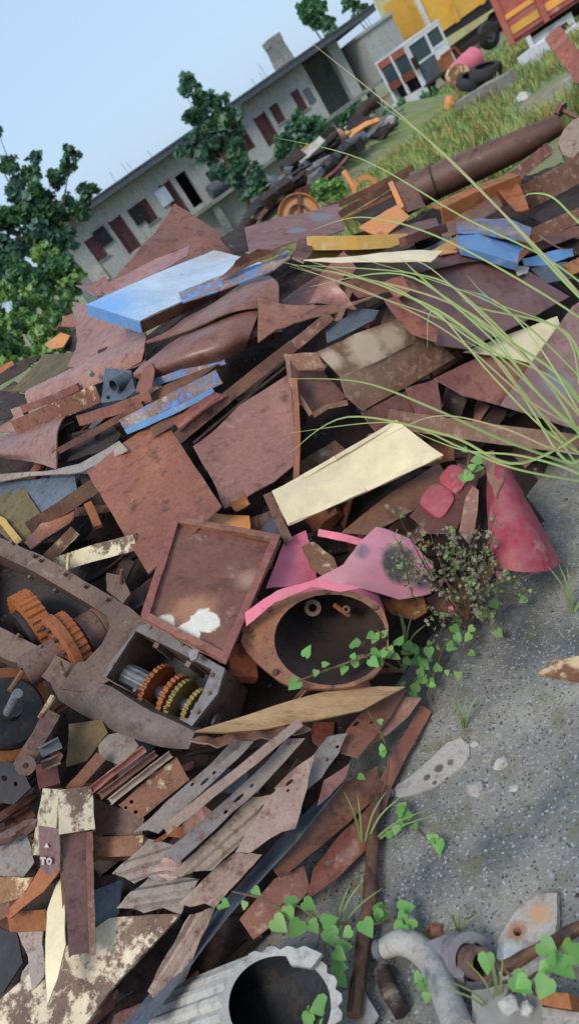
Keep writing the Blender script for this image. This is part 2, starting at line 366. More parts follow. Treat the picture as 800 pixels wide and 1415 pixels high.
def shell(name, plane, outer, mat, th=.005, holes=(), step=None, dent=.010, jag=.003, hfun=None, parent=None, smooth=True, base=0., seed=None, auto=50):
    """sheet metal: an outline on a plane, triangulated finely, dented / bent by hfun(u,v in -1..1) and given thickness"""
    seed = rng.random() * 100 if seed is None else seed
    us = [p[0] for p in outer]; vs = [p[1] for p in outer]
    u0, u1, v0, v1 = min(us), max(us), min(vs), max(vs); size = max(u1 - u0, v1 - v0)
    step = step or max(size / 16, .012)
    def dens(loop, j):
        r = []
        for i in range(len(loop)):
            a, b = loop[i], loop[(i + 1) % len(loop)]; L = hypot(b[0] - a[0], b[1] - a[1]); k = max(1, int(L / step))
            for q in range(k):
                t = q / k; x, y = a[0] + (b[0] - a[0]) * t, a[1] + (b[1] - a[1]) * t
                nz = noise.noise_vector(Vector((x * 22 + seed, y * 22, seed))) * j
                r.append((x + nz.x, y + nz.y))
        return r
    loops = [dens(outer, jag)] + [dens(h, 0) for h in holes]
    V2 = []; E = []
    for lp in loops:
        b = len(V2); V2 += [Vector(p) for p in lp]; E += [(b + i, b + (i + 1) % len(lp)) for i in range(len(lp))]
    y = v0 + step * .5; row = 0
    while y < v1:
        x = u0 + step * (.5 if row % 2 else .2)
        while x < u1:
            if inside((x, y), loops[0]) and not any(inside((x, y), h) for h in loops[1:]): V2.append(Vector((x, y)))
            x += step
        y += step * .87; row += 1
    r = delaunay_2d_cdt(V2, E, [], 0, 1e-5)
    nv, ne, nf = r[0], r[1], r[2]
    F = []
    for f in nf:
        c = sum((nv[i] for i in f), Vector((0, 0))) / len(f)
        if inside(c, loops[0]) and not any(inside(c, h) for h in loops[1:]): F.append(tuple(f))
    use = sorted({i for f in F for i in f}); mp = {i: k for k, i in enumerate(use)}
    F = [tuple(mp[i] for i in f) for f in F]; pts = [nv[i] for i in use]
    cu, cv, hu, hv = (u0 + u1) / 2, (v0 + v1) / 2, max((u1 - u0) / 2, 1e-4), max((v1 - v0) / 2, 1e-4)
    rl = random.Random(int(seed * 1000)); curls = [(rl.choice((-1, 1)), rl.choice((-1, 1)), rl.uniform(-.05, .07) * min(size, .5)) for _ in range(2)]
    def H(u, v):
        h = dent * (noise.noise(Vector((u * 3.5 + seed, v * 3.5, seed))) + .5 * noise.noise(Vector((u * 9, v * 9 + seed, seed))) + .16 * noise.noise(Vector((u * 24, v * 24 + seed, seed))))
        if hfun: h += hfun((u - cu) / hu, (v - cv) / hv)
        if mat in EDGED and parent is None:
            for su, sv, am in curls: h += am * max(0., (u - cu) / hu * su + (v - cv) / hv * sv - .75) ** 1.6
        return h + base
    top = [plane.w(p.x, p.y, H(p.x, p.y)) for p in pts]; n = len(top)
    bot = [plane.w(p.x, p.y, H(p.x, p.y) - th) for p in pts]
    faces = list(F) + [tuple(i + n for i in reversed(f)) for f in F]
    cnt = {}
    for f in F:
        for i in range(len(f)):
            a, b = f[i], f[(i + 1) % len(f)]; cnt[(a, b)] = 1
    for (a, b) in list(cnt):
        if (b, a) not in cnt: faces.append((b, a, a + n, b + n))
    if F:
        a, b, c = (pts[i] for i in F[0][:3])
        if (b - a).x * (c - a).y - (b - a).y * (c - a).x < 0: faces = [tuple(reversed(f)) for f in faces]
    o = mesh_obj(name, top + bot, faces, mat, parent, smooth, None, auto)
    if mat in EDGED:
        o.data.materials.append(M['edge'])
        for i in range(2 * len(F), len(faces)): o.data.polygons[i].material_index = 1
    return o
EDGED = {'maroon', 'mauve', 'redrust', 'brown', 'strip', 'stripgrey', 'darkplate', 'traypaint', 'mottled'}
def norm_pts(pts, off): return [(p[0], p[1], (p[2] if len(p) > 2 and p[2] > 1.4 else off + (p[2] if len(p) > 2 else 0))) for p in pts]
def bend(au, av, cu=0., cv=0.): return lambda u, v: au * u * u + av * v * v + cu * u + cv * v
def sheet(name, label, cat, pts, mat, off=.05, group=None, parent=None, holes=(), **k):
    pl = Plane(norm_pts(pts, off))
    out = [pl.uv(pl.pt(p[0], p[1])) for p in pts]
    hl = [[pl.uv(pl.pt(x, y)) for x, y in h] for h in holes]
    o = shell(name, pl, out, mat, holes=hl, parent=parent, **k)
    if parent is None: tag(o, label, cat, group)
    return o, pl
def ell(cx, cy, rx, ry, rot=0, n=20): 
    r = radians(rot); return [(cx + rx * cos(a) * cos(r) - ry * sin(a) * sin(r), cy + rx * cos(a) * sin(r) + ry * sin(a) * cos(r)) for a in [2 * pi * i / n for i in range(n)]]
def frame_px(pts, t):
    """inner outline of a rim t pixels wide"""
    cx = sum(p[0] for p in pts) / len(pts); cy = sum(p[1] for p in pts) / len(pts); r = []
    for p in pts:
        d = hypot(p[0] - cx, p[1] - cy); k = max(.1, (d - t) / d); r.append((cx + (p[0] - cx) * k, cy + (p[1] - cy) * k))
    return r
def profile(kindp, w, h, t):
    a, b = w / 2, h / 2
    if kindp == 'box' or kindp == 'flat': return [(-a, -b), (a, -b), (a, b), (-a, b)]
    if kindp == 'L': return [(-a, b), (a, b), (a, -b), (a - t, -b), (a - t, b - t), (-a, b - t)]
    if kindp == 'L2': return [(-a, -b), (-a + t, -b), (-a + t, b - t), (a, b - t), (a, b), (-a, b)]
    if kindp == 'C': return [(-a, -b), (a, -b), (a, b), (a - t, b), (a - t, -b + t), (-a + t, -b + t), (-a + t, b), (-a, b)]
    if kindp == 'U': return [(-a, -b), (-a + t, -b), (-a + t, b - t), (a - t, b - t), (a - t, -b), (a, -b), (a, b), (-a, b)]
    if kindp == 'I': return [(-a, -b), (a, -b), (a, -b + t), (t / 2, -b + t), (t / 2, b - t), (a, b - t), (a, b), (-a, b), (-a, b - t), (-t / 2, b - t), (-t / 2, -b + t), (-a, -b + t)]
    if kindp == 'ridge': return [(-a, -b), (-a * .55, b), (-a * .2, b), (0, b * .1), (a * .25, b), (a * .6, b), (a, -b), (a * .9, -b - t), (a * .55, b - t), (a * .25, b - t), (0, b * .1 - t), (-a * .2, b - t), (-a * .5, b - t), (-a * .9, -b - t)]
    return [(a * cos(2 * pi * k / 14), b * sin(2 * pi * k / 14)) for k in range(14)]
def beam_mesh(m, P, prof, up, seg=10, wob=.002, taper=None, twist=0.):
    P = [Vector(p) for p in P]; pts = [P[0]]
    L = sum((P[i + 1] - P[i]).length for i in range(len(P) - 1))
    for i in range(len(P) - 1):
        k = max(1, int(round(seg * (P[i + 1] - P[i]).length / L)))
        for q in range(1, k + 1): pts.append(P[i].lerp(P[i + 1], q / k))
    n = len(pts); k = len(prof); vs = []; fs = []; sd = rng.random() * 50
    for i, p in enumerate(pts):
        t = (pts[min(i + 1, n - 1)] - pts[max(i - 1, 0)]).normalized()
        u = (up - t * up.dot(t)).normalized(); s = t.cross(u)
        if twist: a = twist * i / (n - 1); u, s = u * cos(a) + s * sin(a), s * cos(a) - u * sin(a)
        sc = 1 if not taper else 1 + (taper - 1) * i / (n - 1)
        nz = noise.noise_vector(p * 7 + Vector((sd, 0, 0))) * wob
        for (a, b) in prof: vs.append(p + nz + s * a * sc + u * b * sc + noise.noise_vector(p * 30 + Vector((a * 90, b * 90, sd))) * wob)
    for i in range(n - 1):
        for j in range(k): fs.append((i * k + j, i * k + (j + 1) % k, (i + 1) * k + (j + 1) % k, (i + 1) * k + j))
    fs += [tuple(range(k))[::-1], tuple((n - 1) * k + j for j in range(k))]
    m.add(vs, fs)
def beam(name, label, cat, pts, w, h, prof, mat, off=.05, t=.006, roll=0., group=None, parent=None, wob=.002, seg=10, taper=None, smooth=None, twist=0.):
    """bar along photo pixels; w, h in photo pixels at its own distance"""
    P = [surf(*p) for p in norm_pts(pts, off)]
    d = sum((p - CAM).dot(CF) for p in P) / len(P); k = d / FPX
    mid = (P[0] + P[-1]) / 2; up = (CAM - mid).normalized()
    ax = (P[-1] - P[0]).normalized(); up = (up - ax * up.dot(ax)).normalized()
    if roll: up = Matrix.Rotation(radians(roll), 3, ax) @ up
    m = MBld(); beam_mesh(m, P, profile(prof, w * k, h * k, t), up, seg, wob, taper, twist)
    o = m.obj(name, mat, parent, prof == 'rod' if smooth is None else smooth, auto=35)
    if parent is None: tag(o, label, cat, group)
    return o
def pxm(x, y, off, px): return px * (surf(x, y, off) - CAM).dot(CF) / FPX
def tray(name, label, cat, pts, mat, off, rimpx, rimh, rimmat=None, **k):
    o, pl = sheet(name, label, cat, pts, mat, off, **k)
    out = [pl.uv(pl.pt(p[0], p[1])) for p in pts]; n = len(out)
    kk = rimpx * (pl.c - CAM).dot(CF) / FPX
    for i in range(n):
        a, b = Vector(out[i]), Vector(out[(i + 1) % n]); d = (b - a).normalized(); nn = Vector((-d.y, d.x))
        c = sum((Vector(q) for q in out), Vector((0, 0))) / n
        if nn.dot(c - a) < 0: nn = -nn
        a = a + nn * kk * .45 + d * kk * .1; b = b + nn * kk * .45 - d * kk * .1
        m = MBld(); beam_mesh(m, [pl.w(a.x, a.y, rimh / 2 + .001), pl.w(b.x, b.y, rimh / 2 + .001)], profile('box', kk, rimh, 0), pl.n, 8, .002)
        m.obj('rim', rimmat or mat, o)
    return o, pl
def px_patch(rows, mat, name, parent=None, th=.006, sub=3):
    """smooth curved sheet through a grid of (px, py, distance)"""
    A = [[surf(*p) for p in r] for r in rows]
    def cr(p, t):
        n = len(p); x = t * (n - 1); i = min(int(x), n - 2); f = x - i
        a, b, c, d = p[max(i - 1, 0)], p[i], p[i + 1], p[min(i + 2, n - 1)]
        return ((b * 2) + (c - a) * f + (a * 2 - b * 5 + c * 4 - d) * f * f + (b * 3 - a - c * 3 + d) * f ** 3) * .5
    nu, nv = (len(rows[0]) - 1) * sub * 2 + 1, (len(rows) - 1) * sub * 2 + 1
    G = [[cr([cr(r, i / (nu - 1)) for r in A], j / (nv - 1)) for i in range(nu)] for j in range(nv)]
    sdd = rng.random() * 30
    for j in range(nv):
        for i in range(nu): G[j][i] = G[j][i] + noise.noise_vector(G[j][i] * 9 + Vector((sdd, 0, 0))) * .004
    vs = [p for r in G for p in r]; fs = []; n = len(vs)
    nr = [None] * n
    for j in range(nv):
        for i in range(nu):
            a = G[j][min(i + 1, nu - 1)] - G[j][max(i - 1, 0)]; b = G[min(j + 1, nv - 1)][i] - G[max(j - 1, 0)][i]
            q = a.cross(b); q = q.normalized() if q.length > 1e-9 else Vector((0, 0, 1))
            if q.dot(CAM - G[j][i]) < 0: q = -q
            nr[j * nu + i] = q
    vs += [vs[k] - nr[k] * th for k in range(n)]
    for j in range(nv - 1):
        for i in range(nu - 1):
            a = j * nu + i; fs += [(a, a + 1, a + nu + 1, a + nu), (a + n + nu, a + n + nu + 1, a + n + 1, a + n)]
    for i in range(nu - 1): fs += [(i + 1, i, i + n, i + 1 + n), ((nv - 1) * nu + i, (nv - 1) * nu + i + 1, (nv - 1) * nu + i + 1 + n, (nv - 1) * nu + i + n)]
    for j in range(nv - 1): fs += [(j * nu, (j + 1) * nu, (j + 1) * nu + n, j * nu + n), ((j + 1) * nu + nu - 1, j * nu + nu - 1, j * nu + nu - 1 + n, (j + 1) * nu + nu - 1 + n)]
    return mesh_obj(name, vs, fs, mat, parent, True, None, 50)

# ================================================================== THE SETTING
def grid_obj(name, xs, ys, fz, mat):
    vs = [(x, y, fz(x, y)) for y in ys for x in xs]; nx = len(xs); fs = []
    for j in range(len(ys) - 1):
        for i in range(nx - 1): fs.append((j * nx + i, j * nx + i + 1, (j + 1) * nx + i + 1, (j + 1) * nx + i))
    return mesh_obj(name, vs, fs, mat, None, True, (0, 0, 0), 180)
gx = [-900, -300, -120, -60, -35] + [-25 + i * .8 for i in range(73)] + [45, 70, 130, 320, 900]
gy = [-600, -150, -40, -15, -6, -2, 1, 3, 4.4] + [5 + i * .6 for i in range(62)] + [46, 60, 90, 160, 400, 1200]
g = grid_obj('ground', gx, gy, lambda x, y: terrain(x, y) - (.012 if y <= 5.1 else 0) + (.06 * noise.noise(Vector((x * .6, y * .6, 0))) if y > 6 else 0), 'ground'); kind(g, 'structure')
ax_ = [-5 + i * .11 for i in range(110)]; ay_ = [-2.5 + i * .1 for i in range(76)]
def apz(x, y): return .004 * noise.noise(Vector((x * 4, y * 4, 3))) + .006 * noise.noise(Vector((x * 1.1, y * 1.1, 9))) - max(0, y - 4.4) * .12
kind(grid_obj('concrete_apron', ax_, ay_, apz, 'apron'), 'structure')
# loose grit on the apron
def blob(m, c, r, sq=.6, seed=0):
    vs = []; fs = []
    for (x, y, z) in ((1,0,0),(-1,0,0),(0,1,0),(0,-1,0),(0,0,1),(0,0,-1)):
        k = r * rng.uniform(.6, 1.2); vs.append(Vector(c) + Vector((x * k, y * k, z * k * sq)))
    m.add(vs, [(0,2,4),(2,1,4),(1,3,4),(3,0,4),(2,0,5),(1,2,5),(3,1,5),(0,3,5)])
for mt, cnt, lo, hi in (('stone', 1900, .001, .0032), ('dark', 500, .0015, .004), ('grey', 1500, .0015, .005)):
    m = MBld()
    for i in range(cnt):
        x = rng.uniform(-.6, 2.3); y = rng.uniform(.9, 3.6); r = rng.uniform(lo, hi) * (1.9 if rng.random() < .05 else 1)
        blob(m, (x, y, apz(x, y) + r * .3), r)
    kind(m.obj('gravel', mt, None, False, (0, 0, 0)), 'stuff')
# the packed heart of the heap, under all the pieces
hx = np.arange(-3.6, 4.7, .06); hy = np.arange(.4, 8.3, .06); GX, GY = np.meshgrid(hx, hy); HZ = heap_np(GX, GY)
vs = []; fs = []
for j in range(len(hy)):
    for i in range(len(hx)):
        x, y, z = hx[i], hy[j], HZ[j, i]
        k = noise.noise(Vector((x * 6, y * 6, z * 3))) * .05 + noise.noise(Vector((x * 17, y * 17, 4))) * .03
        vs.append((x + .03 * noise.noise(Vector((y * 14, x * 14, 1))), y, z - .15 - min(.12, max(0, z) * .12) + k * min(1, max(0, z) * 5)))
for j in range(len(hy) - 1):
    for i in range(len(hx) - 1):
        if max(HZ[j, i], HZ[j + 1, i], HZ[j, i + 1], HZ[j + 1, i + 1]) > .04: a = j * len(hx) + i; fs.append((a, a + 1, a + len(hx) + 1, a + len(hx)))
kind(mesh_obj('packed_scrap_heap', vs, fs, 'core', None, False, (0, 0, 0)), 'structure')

# ================================================================== THE HEAP, from the crest forwards
S, B, T = sheet, beam, tray
# --- crest, left
S('steel_sheet', 'tall rusty sheet whose pointed corner rises highest, in front of the building', 'steel sheet', [(242,287,4.5),(296,318,4.5),(347,352,4.3),(262,392,4.0),(140,412,4.1)], 'maroon', dent=.02, hfun=bend(.02, .01))
S('steel_sheet', 'long narrow rusty sheet lying between the tall pointed sheet and the pale blue panel', 'steel sheet', [(142,404,4.05),(215,358,4.1),(263,338,4.1),(258,352,3.9),(196,392,3.85),(150,412,3.85)], 'mauve', dent=.015)
S('steel_sheet', 'curled rusty flap at the far left crest, below the building corner', 'steel sheet', [(106,395,4.7),(120,392,4.7),(150,394,4.6),(152,400,4.5),(135,412,4.4),(110,408,4.5)], 'maroon', dent=.01, hfun=bend(.0, .06))
o, pl = S('shallow_box', 'shallow steel box with pale sky blue top, largest blue piece on the crest', 'steel box', [(120,420,3.55),(215,378,3.75),(296,346,3.95),(372,366,3.75),(300,394,3.5),(194,443,3.3)], 'bluepale', dent=.006, jag=.002, base=.0, th=.006); respot(o, pl, (('8b98a4', '94a0ac', '7b7876'), dict(paint='b3c5d6', cov=.7, rough=.3, spec=.5, amt=.02)), [(140,425,55,'6ea6dc',.3),(300,352,30,'a9a7a4',.3)])  # pale paint with bluer corner stands in for the fading sky reflection
for a, b, mt in (((120,421),(194,444),'blue'), ((194,444),(300,395),'brown'), ((300,395),(372,367),'brown')):
    A, Bq = pl.pt(*a), pl.pt(*b); m = MBld(); d = (Bq - A).normalized(); sd = d.cross(pl.n)
    beam_mesh(m, [A - pl.n * .028, Bq - pl.n * .028], profile('box', .006, .05, 0), pl.n, 10, .002); m.obj('side_wall', mt, o)
S('blue_edged_strip', 'bent strip with flaking bright blue paint below the pale blue panel', 'steel strip', [(247,404,.2),(300,382,.2),(372,360,.2),(398,345,.22),(402,356,.2),(372,376,.2),(312,398,.2),(252,418,.2)], 'bluechip', off=0, dent=.006)
S('curled_plate', 'dark curled plate lying on the right end of the pale blue panel', 'steel plate', [(301,386,.24),(330,362,.3),(362,347,.34),(396,343,.3),(394,352,.24),(360,360,.22),(322,382,.2)], 'brown', off=0, dent=.01, hfun=bend(.0, .03))
S('steel_sheet', 'dusty mauve sheet with sawn left edge under the pale blue panel', 'steel sheet', [(105,421,.1),(122,424),(190,456),(204,462),(200,500),(170,512),(96,508,.02),(107,470,.06)], 'mauve', off=.08, dent=.02, hfun=bend(.0, .02))
tag(px_patch([[(60,528,.04),(130,492,.08),(202,462,.1)], [(36,541,.14),(120,510,.19),(200,480,.19)], [(40,560,.06),(120,537,.08),(196,500,.10)]], 'mauve', 'steel_sheet'), 'smooth pinkish rolled sheet with a bright highlight at the left edge of the heap', 'steel sheet')
S('olive_sheet', 'flat olive brown sheet at the far left below the green bushes', 'steel sheet', [(16,541),(62,490),(106,486),(98,508),(38,542)], 'olive', off=.06)
S('dark_panel', 'dark narrow panel leaning on the olive sheet at the left edge', 'steel panel', [(-20,528),(30,498),(58,491),(36,512),(0,532)], 'dark', off=.08)
S('dark_panel', 'dark plate standing in for the shaded hollow at the left edge under the olive sheet', 'steel panel', [(-20,536,4.4),(38,546,4.2),(40,572,4.0),(-20,584,4.0)], 'dark')  # dark plate added to paint the shade of a hollow
S('olive_sheet', 'narrow mustard strip along the lower edge of the olive sheet', 'steel strip', [(-20,552,4.5),(20,528,4.6),(40,534,4.5),(10,548,4.4),(-20,566,4.3)], 'olive')
S('steel_offcut', 'small rusty offcut poking up beside the dark panel at the left edge', 'offcut', [(-8,510,4.9),(16,497,4.9),(20,505,4.8),(2,522,4.8)], 'orange')
S('chipped_bracket', 'small bracket with a chip of bright yellow paint near the left crest', 'bracket', [(62,476,4.3),(84,460,4.3),(97,464,4.25),(88,478,4.2),(70,482,4.2)], 'orangepaint')
S('curled_plate', 'small curled brown plate above the yellow chipped bracket', 'steel plate', [(74,458,4.4),(92,446,4.4),(108,444,4.35),(107,455,4.3),(88,460,4.3)], 'maroon', hfun=bend(.0, .05))
S('dark_panel', 'upright dark plate between the yellow chipped bracket and the mauve sheet', 'steel panel', [(92,462,4.3),(107,452,4.3),(106,486,4.2),(88,484,4.25)], 'dark')
S('curled_plate', 'brown curled plate low at the far left, under the olive sheet', 'steel plate', [(-20,575),(34,565),(36,596),(-20,602)], 'mauve', off=.08, hfun=bend(0, .02))
B('channel_bar', 'cream and rust mottled channel bar pointing at the grey pipe flange', 'channel bar', [(26,590),(84,566),(142,541)], 24, 16, 'U', 'creamrust', off=.17, t=.004)
B('steel_strip', 'thin orange rust strip lying along the top of the mottled channel bar', 'steel strip', [(32,566),(80,548),(110,534)], 10, 4, 'flat', 'redrust', off=.15)
# grey flange with a pipe stub
o, pl = S('pipe_flange', 'square grey cast flange with a short open pipe stub', 'pipe flange', [(145,508),(181,512),(187,540),(172,552),(140,557)], 'slate', off=.2, th=.02, dent=.002, holes=[ell(150,549,3,3,0,8)])
A = pl.pt(176, 524, .0); Bq = surf(157, 533, .30); m = MBld(); ax = Bq - A; L = ax.length; r = pxm(157,533,.3,10)
m.lathe(A, ax, [(0, r * 1.1), (L * .2, r * 1.1), (L * .25, r), (L, r), (L, r * .78), (0, r * .78)], 22); m.obj('pipe_stub', 'slate', o, True)
m = MBld(); m.lathe(pl.pt(131, 520, .02), pl.e, [(-.02, .002), (-.02, .012), (.02, .012), (.02, .002)], 10); m.obj('bolt', 'alu', o, True)
tag(px_patch([[(255,440,.05),(300,415,.06),(345,386,.10),(372,380,.10)], [(235,455,.14),(285,436,.22),(345,408,.26),(384,392,.17)], [(190,478,.16),(262,456,.22),(318,431,.27),(384,424,.14)]], 'mauve', 'steel_sheet'), 'draped brown sheet hanging over a gap below the blue edged strip', 'steel sheet')
tag(px_patch([[(262,456,.10),(300,440,.15),(330,430,.2),(360,424,.16)], [(215,490,.2),(270,464,.27),(318,448,.28),(352,446,.2)], [(184,516,.2),(236,500,.26),(300,480,.27),(344,468,.18)], [(202,528,.10),(262,511,.15),(310,497,.16),(338,484,.10)]], 'mauve', 'steel_sheet'), 'lower draped brown sheet with a folded flap, beside the sawn edged plate', 'steel sheet')
S('folded_flap', 'narrow folded flap with a pale sawn edge on the draped brown sheet', 'steel flap', [(300,434),(318,432),(316,458),(312,478),(300,466),(296,446)], 'maroon', off=.225, hfun=bend(-.02, 0))
S('steel_sheet', 'plain brown plate with a ragged sawn left edge, long pointed right end', 'steel sheet', [(361,421),(416,424),(462,421),(500,414),(536,404),(470,428),(430,440),(382,456),(356,471)], 'maroon', off=.2, dent=.012, jag=.005, hfun=bend(.02, 0))
S('steel_sheet', 'curved shell of brown sheet behind the ragged sawn plate', 'steel sheet', [(413,422),(424,404),(440,393),(464,395),(488,414),(462,423)], 'mauve', off=.16, dent=.01, hfun=bend(-.05, .03))
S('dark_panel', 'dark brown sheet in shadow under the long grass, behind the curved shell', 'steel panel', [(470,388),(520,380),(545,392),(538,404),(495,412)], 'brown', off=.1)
S('grey_plate', 'plain grey plate half buried above the mottled duct', 'steel plate', [(448,452),(500,426),(524,428),(516,442),(452,474)], 'slate', off=.13)
B('angle_bar', 'long pitted rusty angle bar running diagonally above the broad mauve sheet', 'angle bar', [(244,606),(330,536),(404,478)], 17, 12, 'L', 'brown', off=.17, t=.005)
B('flat_bar', 'weathered bar end sticking out at the upper end of the pitted angle bar', 'flat bar', [(400,482),(430,458),(455,437)], 15, 8, 'box', 'mottled', off=.17)
B('thin_rod', 'thin dark rod parallel to and below the pitted angle bar', 'rod', [(268,612),(330,560),(398,505)], 5, 5, 'rod', 'dark', off=.12)
B('blue_channel', 'blue and white flaking channel with rusty end, left of the pitted angle bar', 'channel bar', [(172,588),(240,552),(304,520)], 20, 14, 'U', 'bluechip', off=.17, t=.004)
B('blue_channel', 'narrow bright blue bar along the lower edge of the flaking channel', 'blue bar', [(176,596),(240,568),(296,540)], 8, 8, 'box', 'blue', off=.16)
B('blue_channel', 'short blue bar end with orange rust tip above the flaking channel', 'blue bar', [(210,530),(262,512),(312,498)], 10, 8, 'L', 'bluechip', off=.13)
S('steel_strip', 'dark sloping strip above the blue and white channel', 'steel strip', [(190,556),(240,526),(300,500),(304,508),(246,538),(196,566)], 'brown', off=.15)
S('steel_offcut', 'upright rusty tab leaning beside the grey pipe flange', 'offcut', [(187,540),(198,508),(211,503),(215,512),(206,546)], 'redrust', off=.24)
S('steel_offcut', 'curled narrow tongue of rust beside the lower end of the pitted angle bar', 'offcut', [(244,588),(270,568),(300,546),(315,545),(300,562),(280,580),(252,600)], 'redrust', off=.19, hfun=bend(0, .03))
S('steel_strip', 'rusty strip with hooked end under the blue and white channel', 'steel strip', [(206,590),(240,572),(286,548),(290,556),(244,584),(212,602)], 'brown', off=.14)
B('angle_bar', 'orange brown angle bar with turned up end below the pipe flange', 'angle bar', [(112,580),(160,566),(211,546)], 15, 11, 'L', 'redrust', off=.22, t=.004)
B('angle_bar', 'long dark edged angle bar running under the orange brown angle bar', 'angle bar', [(76,626),(140,592),(200,558)], 9, 10, 'L2', 'brown', off=.2, t=.003)
tag(px_patch([[(-20,610,.08),(40,590,.13),(92,573,.15)], [(-20,619,.2),(35,602,.26),(82,588,.28)], [(-20,627,.22),(35,622,.28),(78,612,.28)], [(-20,632,.12),(35,636,.16),(78,648,.14)]], 'mauve', 'curled_plate'), 'wide curled brown plate with rolled lip above the left edge of the gearbox', 'steel plate')
S('dark_panel', 'dark sheet standing in for the shade inside the curl of the wide brown plate', 'steel panel', [(82,604),(150,584),(168,600),(150,622),(84,640)], 'dark', off=.08)  # shade inside the curl, painted as a dark sheet
S('grey_sheet', 'pale edged grey sheet stretching left from the square brown sheet', 'steel sheet', [(-20,655),(60,652),(110,640),(168,612),(178,622),(112,652),(40,658),(-20,668)], 'stripgrey', off=.16, dent=.01)
S('dark_panel', 'dark bent panel below the pale edged grey sheet', 'steel panel', [(-10,670),(40,664),(104,656),(110,690),(50,720),(-10,700)], 'slate', off=.03)
S('olive_sheet', 'mustard olive plate standing behind the axle housing', 'steel plate', [(-10,690),(30,668),(58,712),(50,742),(20,752),(-10,728)], 'olive', off=.05)
B('angle_bar', 'short yellow edged angle bar just above the axle housing at the left edge', 'angle bar', [(-10,712),(8,724),(30,752)], 9, 8, 'L', 'yellow', off=.1, t=.003)
B('channel_bar', 'rusty channel bar leaning into the dark gap above the axle housing', 'channel bar', [(44,728),(90,700),(136,668)], 20, 16, 'L', 'brown', off=.12, t=.004)
S('curled_plate', 'bowed rusty plate under the leaning channel bar', 'steel plate', [(36,752),(70,722),(104,700),(98,722),(70,748),(44,760)], 'redrust', off=.08, hfun=bend(0, .03))
B('box_bar', 'short tan box bar wedged in the gap above the axle housing', 'box bar', [(66,772),(104,734)], 16, 12, 'box', 'creamrust', off=.1)
B('steel_offcut', 'small upright rusty tab in the gap beside the square brown sheet', 'offcut', [(122,696),(136,728)], 12, 5, 'box', 'orange', off=.1)
B('box_bar', 'pale blue white and tan box bar behind the gearbox, under the square sheet', 'box bar', [(74,782),(130,764),(192,748)], 22, 20, 'box', 'creamchip', off=.12)
# --- crest, centre and right
_q = S('steel_sheet', 'rusty sheet with a scorched grey patch in front of the orange disc', 'steel sheet', [(338,313,4.3),(400,297,4.5),(468,281,4.6),(476,318,4.2),(404,336,3.95),(346,358,3.7)], 'maroon', dent=.012); respot(_q[0], _q[1], (('7d5047', '936657', '62392f'), dict(rough=.45, sc=.8)), [(445,298,20,'66656c',.08),(410,320,12,'66656c',.08)])
S('dark_panel', 'dark panel standing in for the shaded fold left of the scorched grey sheet', 'steel panel', [(304,330,4.25),(338,312,4.35),(344,346,4.0),(322,352,4.0)], 'dark')  # shaded inside of the fold, drawn as a dark panel
o, pl = S('orange_wheel_disc', 'orange round wheel disc standing up on the crest', 'wheel disc', [(x, y, 5.0) for x, y in ell(413, 298, 29, 27, 0, 28)], 'orangepaint', dent=.003, jag=0, th=.02)
m = MBld(); c = pl.c; R_ = pl.uv(pl.pt(442, 298)); R_ = hypot(*R_)
m.lathe(c + pl.n * .012, pl.n, [(0, R_ * .93), (.02, R_ * .93), (.02, R_ * 1.02), (0, R_ * 1.02)], 32); m.obj('rim', 'orange', o)
m = MBld(); m.lathe(c + pl.n * .012, pl.n, [(0, R_ * .42), (.02, R_ * .42), (.02, R_ * .5), (0, R_ * .5)], 24); m.obj('hub_ring', 'brown', o)
m = MBld(); beam_mesh(m, [c + pl.n * .02 + pl.g * R_ * .95, c + pl.n * .02 - pl.g * R_ * .95], profile('box', .02, .015, 0), pl.n, 4); m.obj('spoke', 'brown', o)
B('flat_bar', 'long straight red brown bar on the crest, behind the orange frame', 'flat bar', [(445,292,4.9),(500,268,5.0),(570,232,5.1)], 9, 7, 'L', 'brown', t=.006)
# orange frame
o = B('open_rack', 'orange painted open frame of bars and plate on the crest', 'steel frame', [(470,296,4.45),(520,268,4.5),(562,240,4.6)], 9, 8, 'box', 'brown')
B('crossbar', '', '', [(480,303,4.35),(548,268,4.45)], 7, 7, 'box', 'orange', parent=o)
B('post', '', '', [(540,254,4.5),(556,290,4.3)], 7, 7, 'box', 'orangepaint', parent=o)
S('panel', '', '', [(495,314,4.2),(548,283,4.3),(566,300,4.15),(528,327,4.05)], 'orangepaint', parent=o)
S('end_plate', '', '', [(542,252,4.5),(566,246,4.5),(588,284,4.25),(562,292,4.3)], 'brown', parent=o)
S('panel', '', '', [(484,300,4.35),(540,262,4.5),(552,282,4.35),(500,308,4.25)], 'dark', parent=o)
o = B('yellow_beam', 'mustard yellow channel beam with a rusty end plate, lying on the crest', 'channel beam', [(424,342,3.75),(490,341,3.75),(560,338,3.8)], 26, 20, 'C', 'yellow', t=.006, roll=65)
S('end_plate', '', '', [(404,352,3.6),(412,330,3.75),(430,326,3.8),(432,344,3.65),(420,360,3.55)], 'brown', parent=o, th=.012)
S('cream_strip', 'long pointed cream strip under the mustard yellow beam', 'steel strip', [(420,356),(500,351),(566,346),(612,346),(596,362),(540,363),(470,360)], 'cream', off=.3, jag=.005)
S('steel_offcut', 'small peach coloured folded offcut left of the blue box', 'offcut', [(596,346),(632,324),(641,338),(630,348),(610,352)], 'orangepaint', off=.18)
B('box_bar', 'short brown bar end right of the mustard yellow beam', 'box bar', [(556,334),(592,322),(612,316)], 12, 12, 'box', 'brown', off=.16)
S('steel_sheet', 'dark rusty sheet sloping behind the mustard yellow beam', 'steel sheet', [(500,332,4.1),(560,312,4.2),(602,300,4.2),(610,322,3.9),(560,336,3.8),(520,340,3.8)], 'brown')
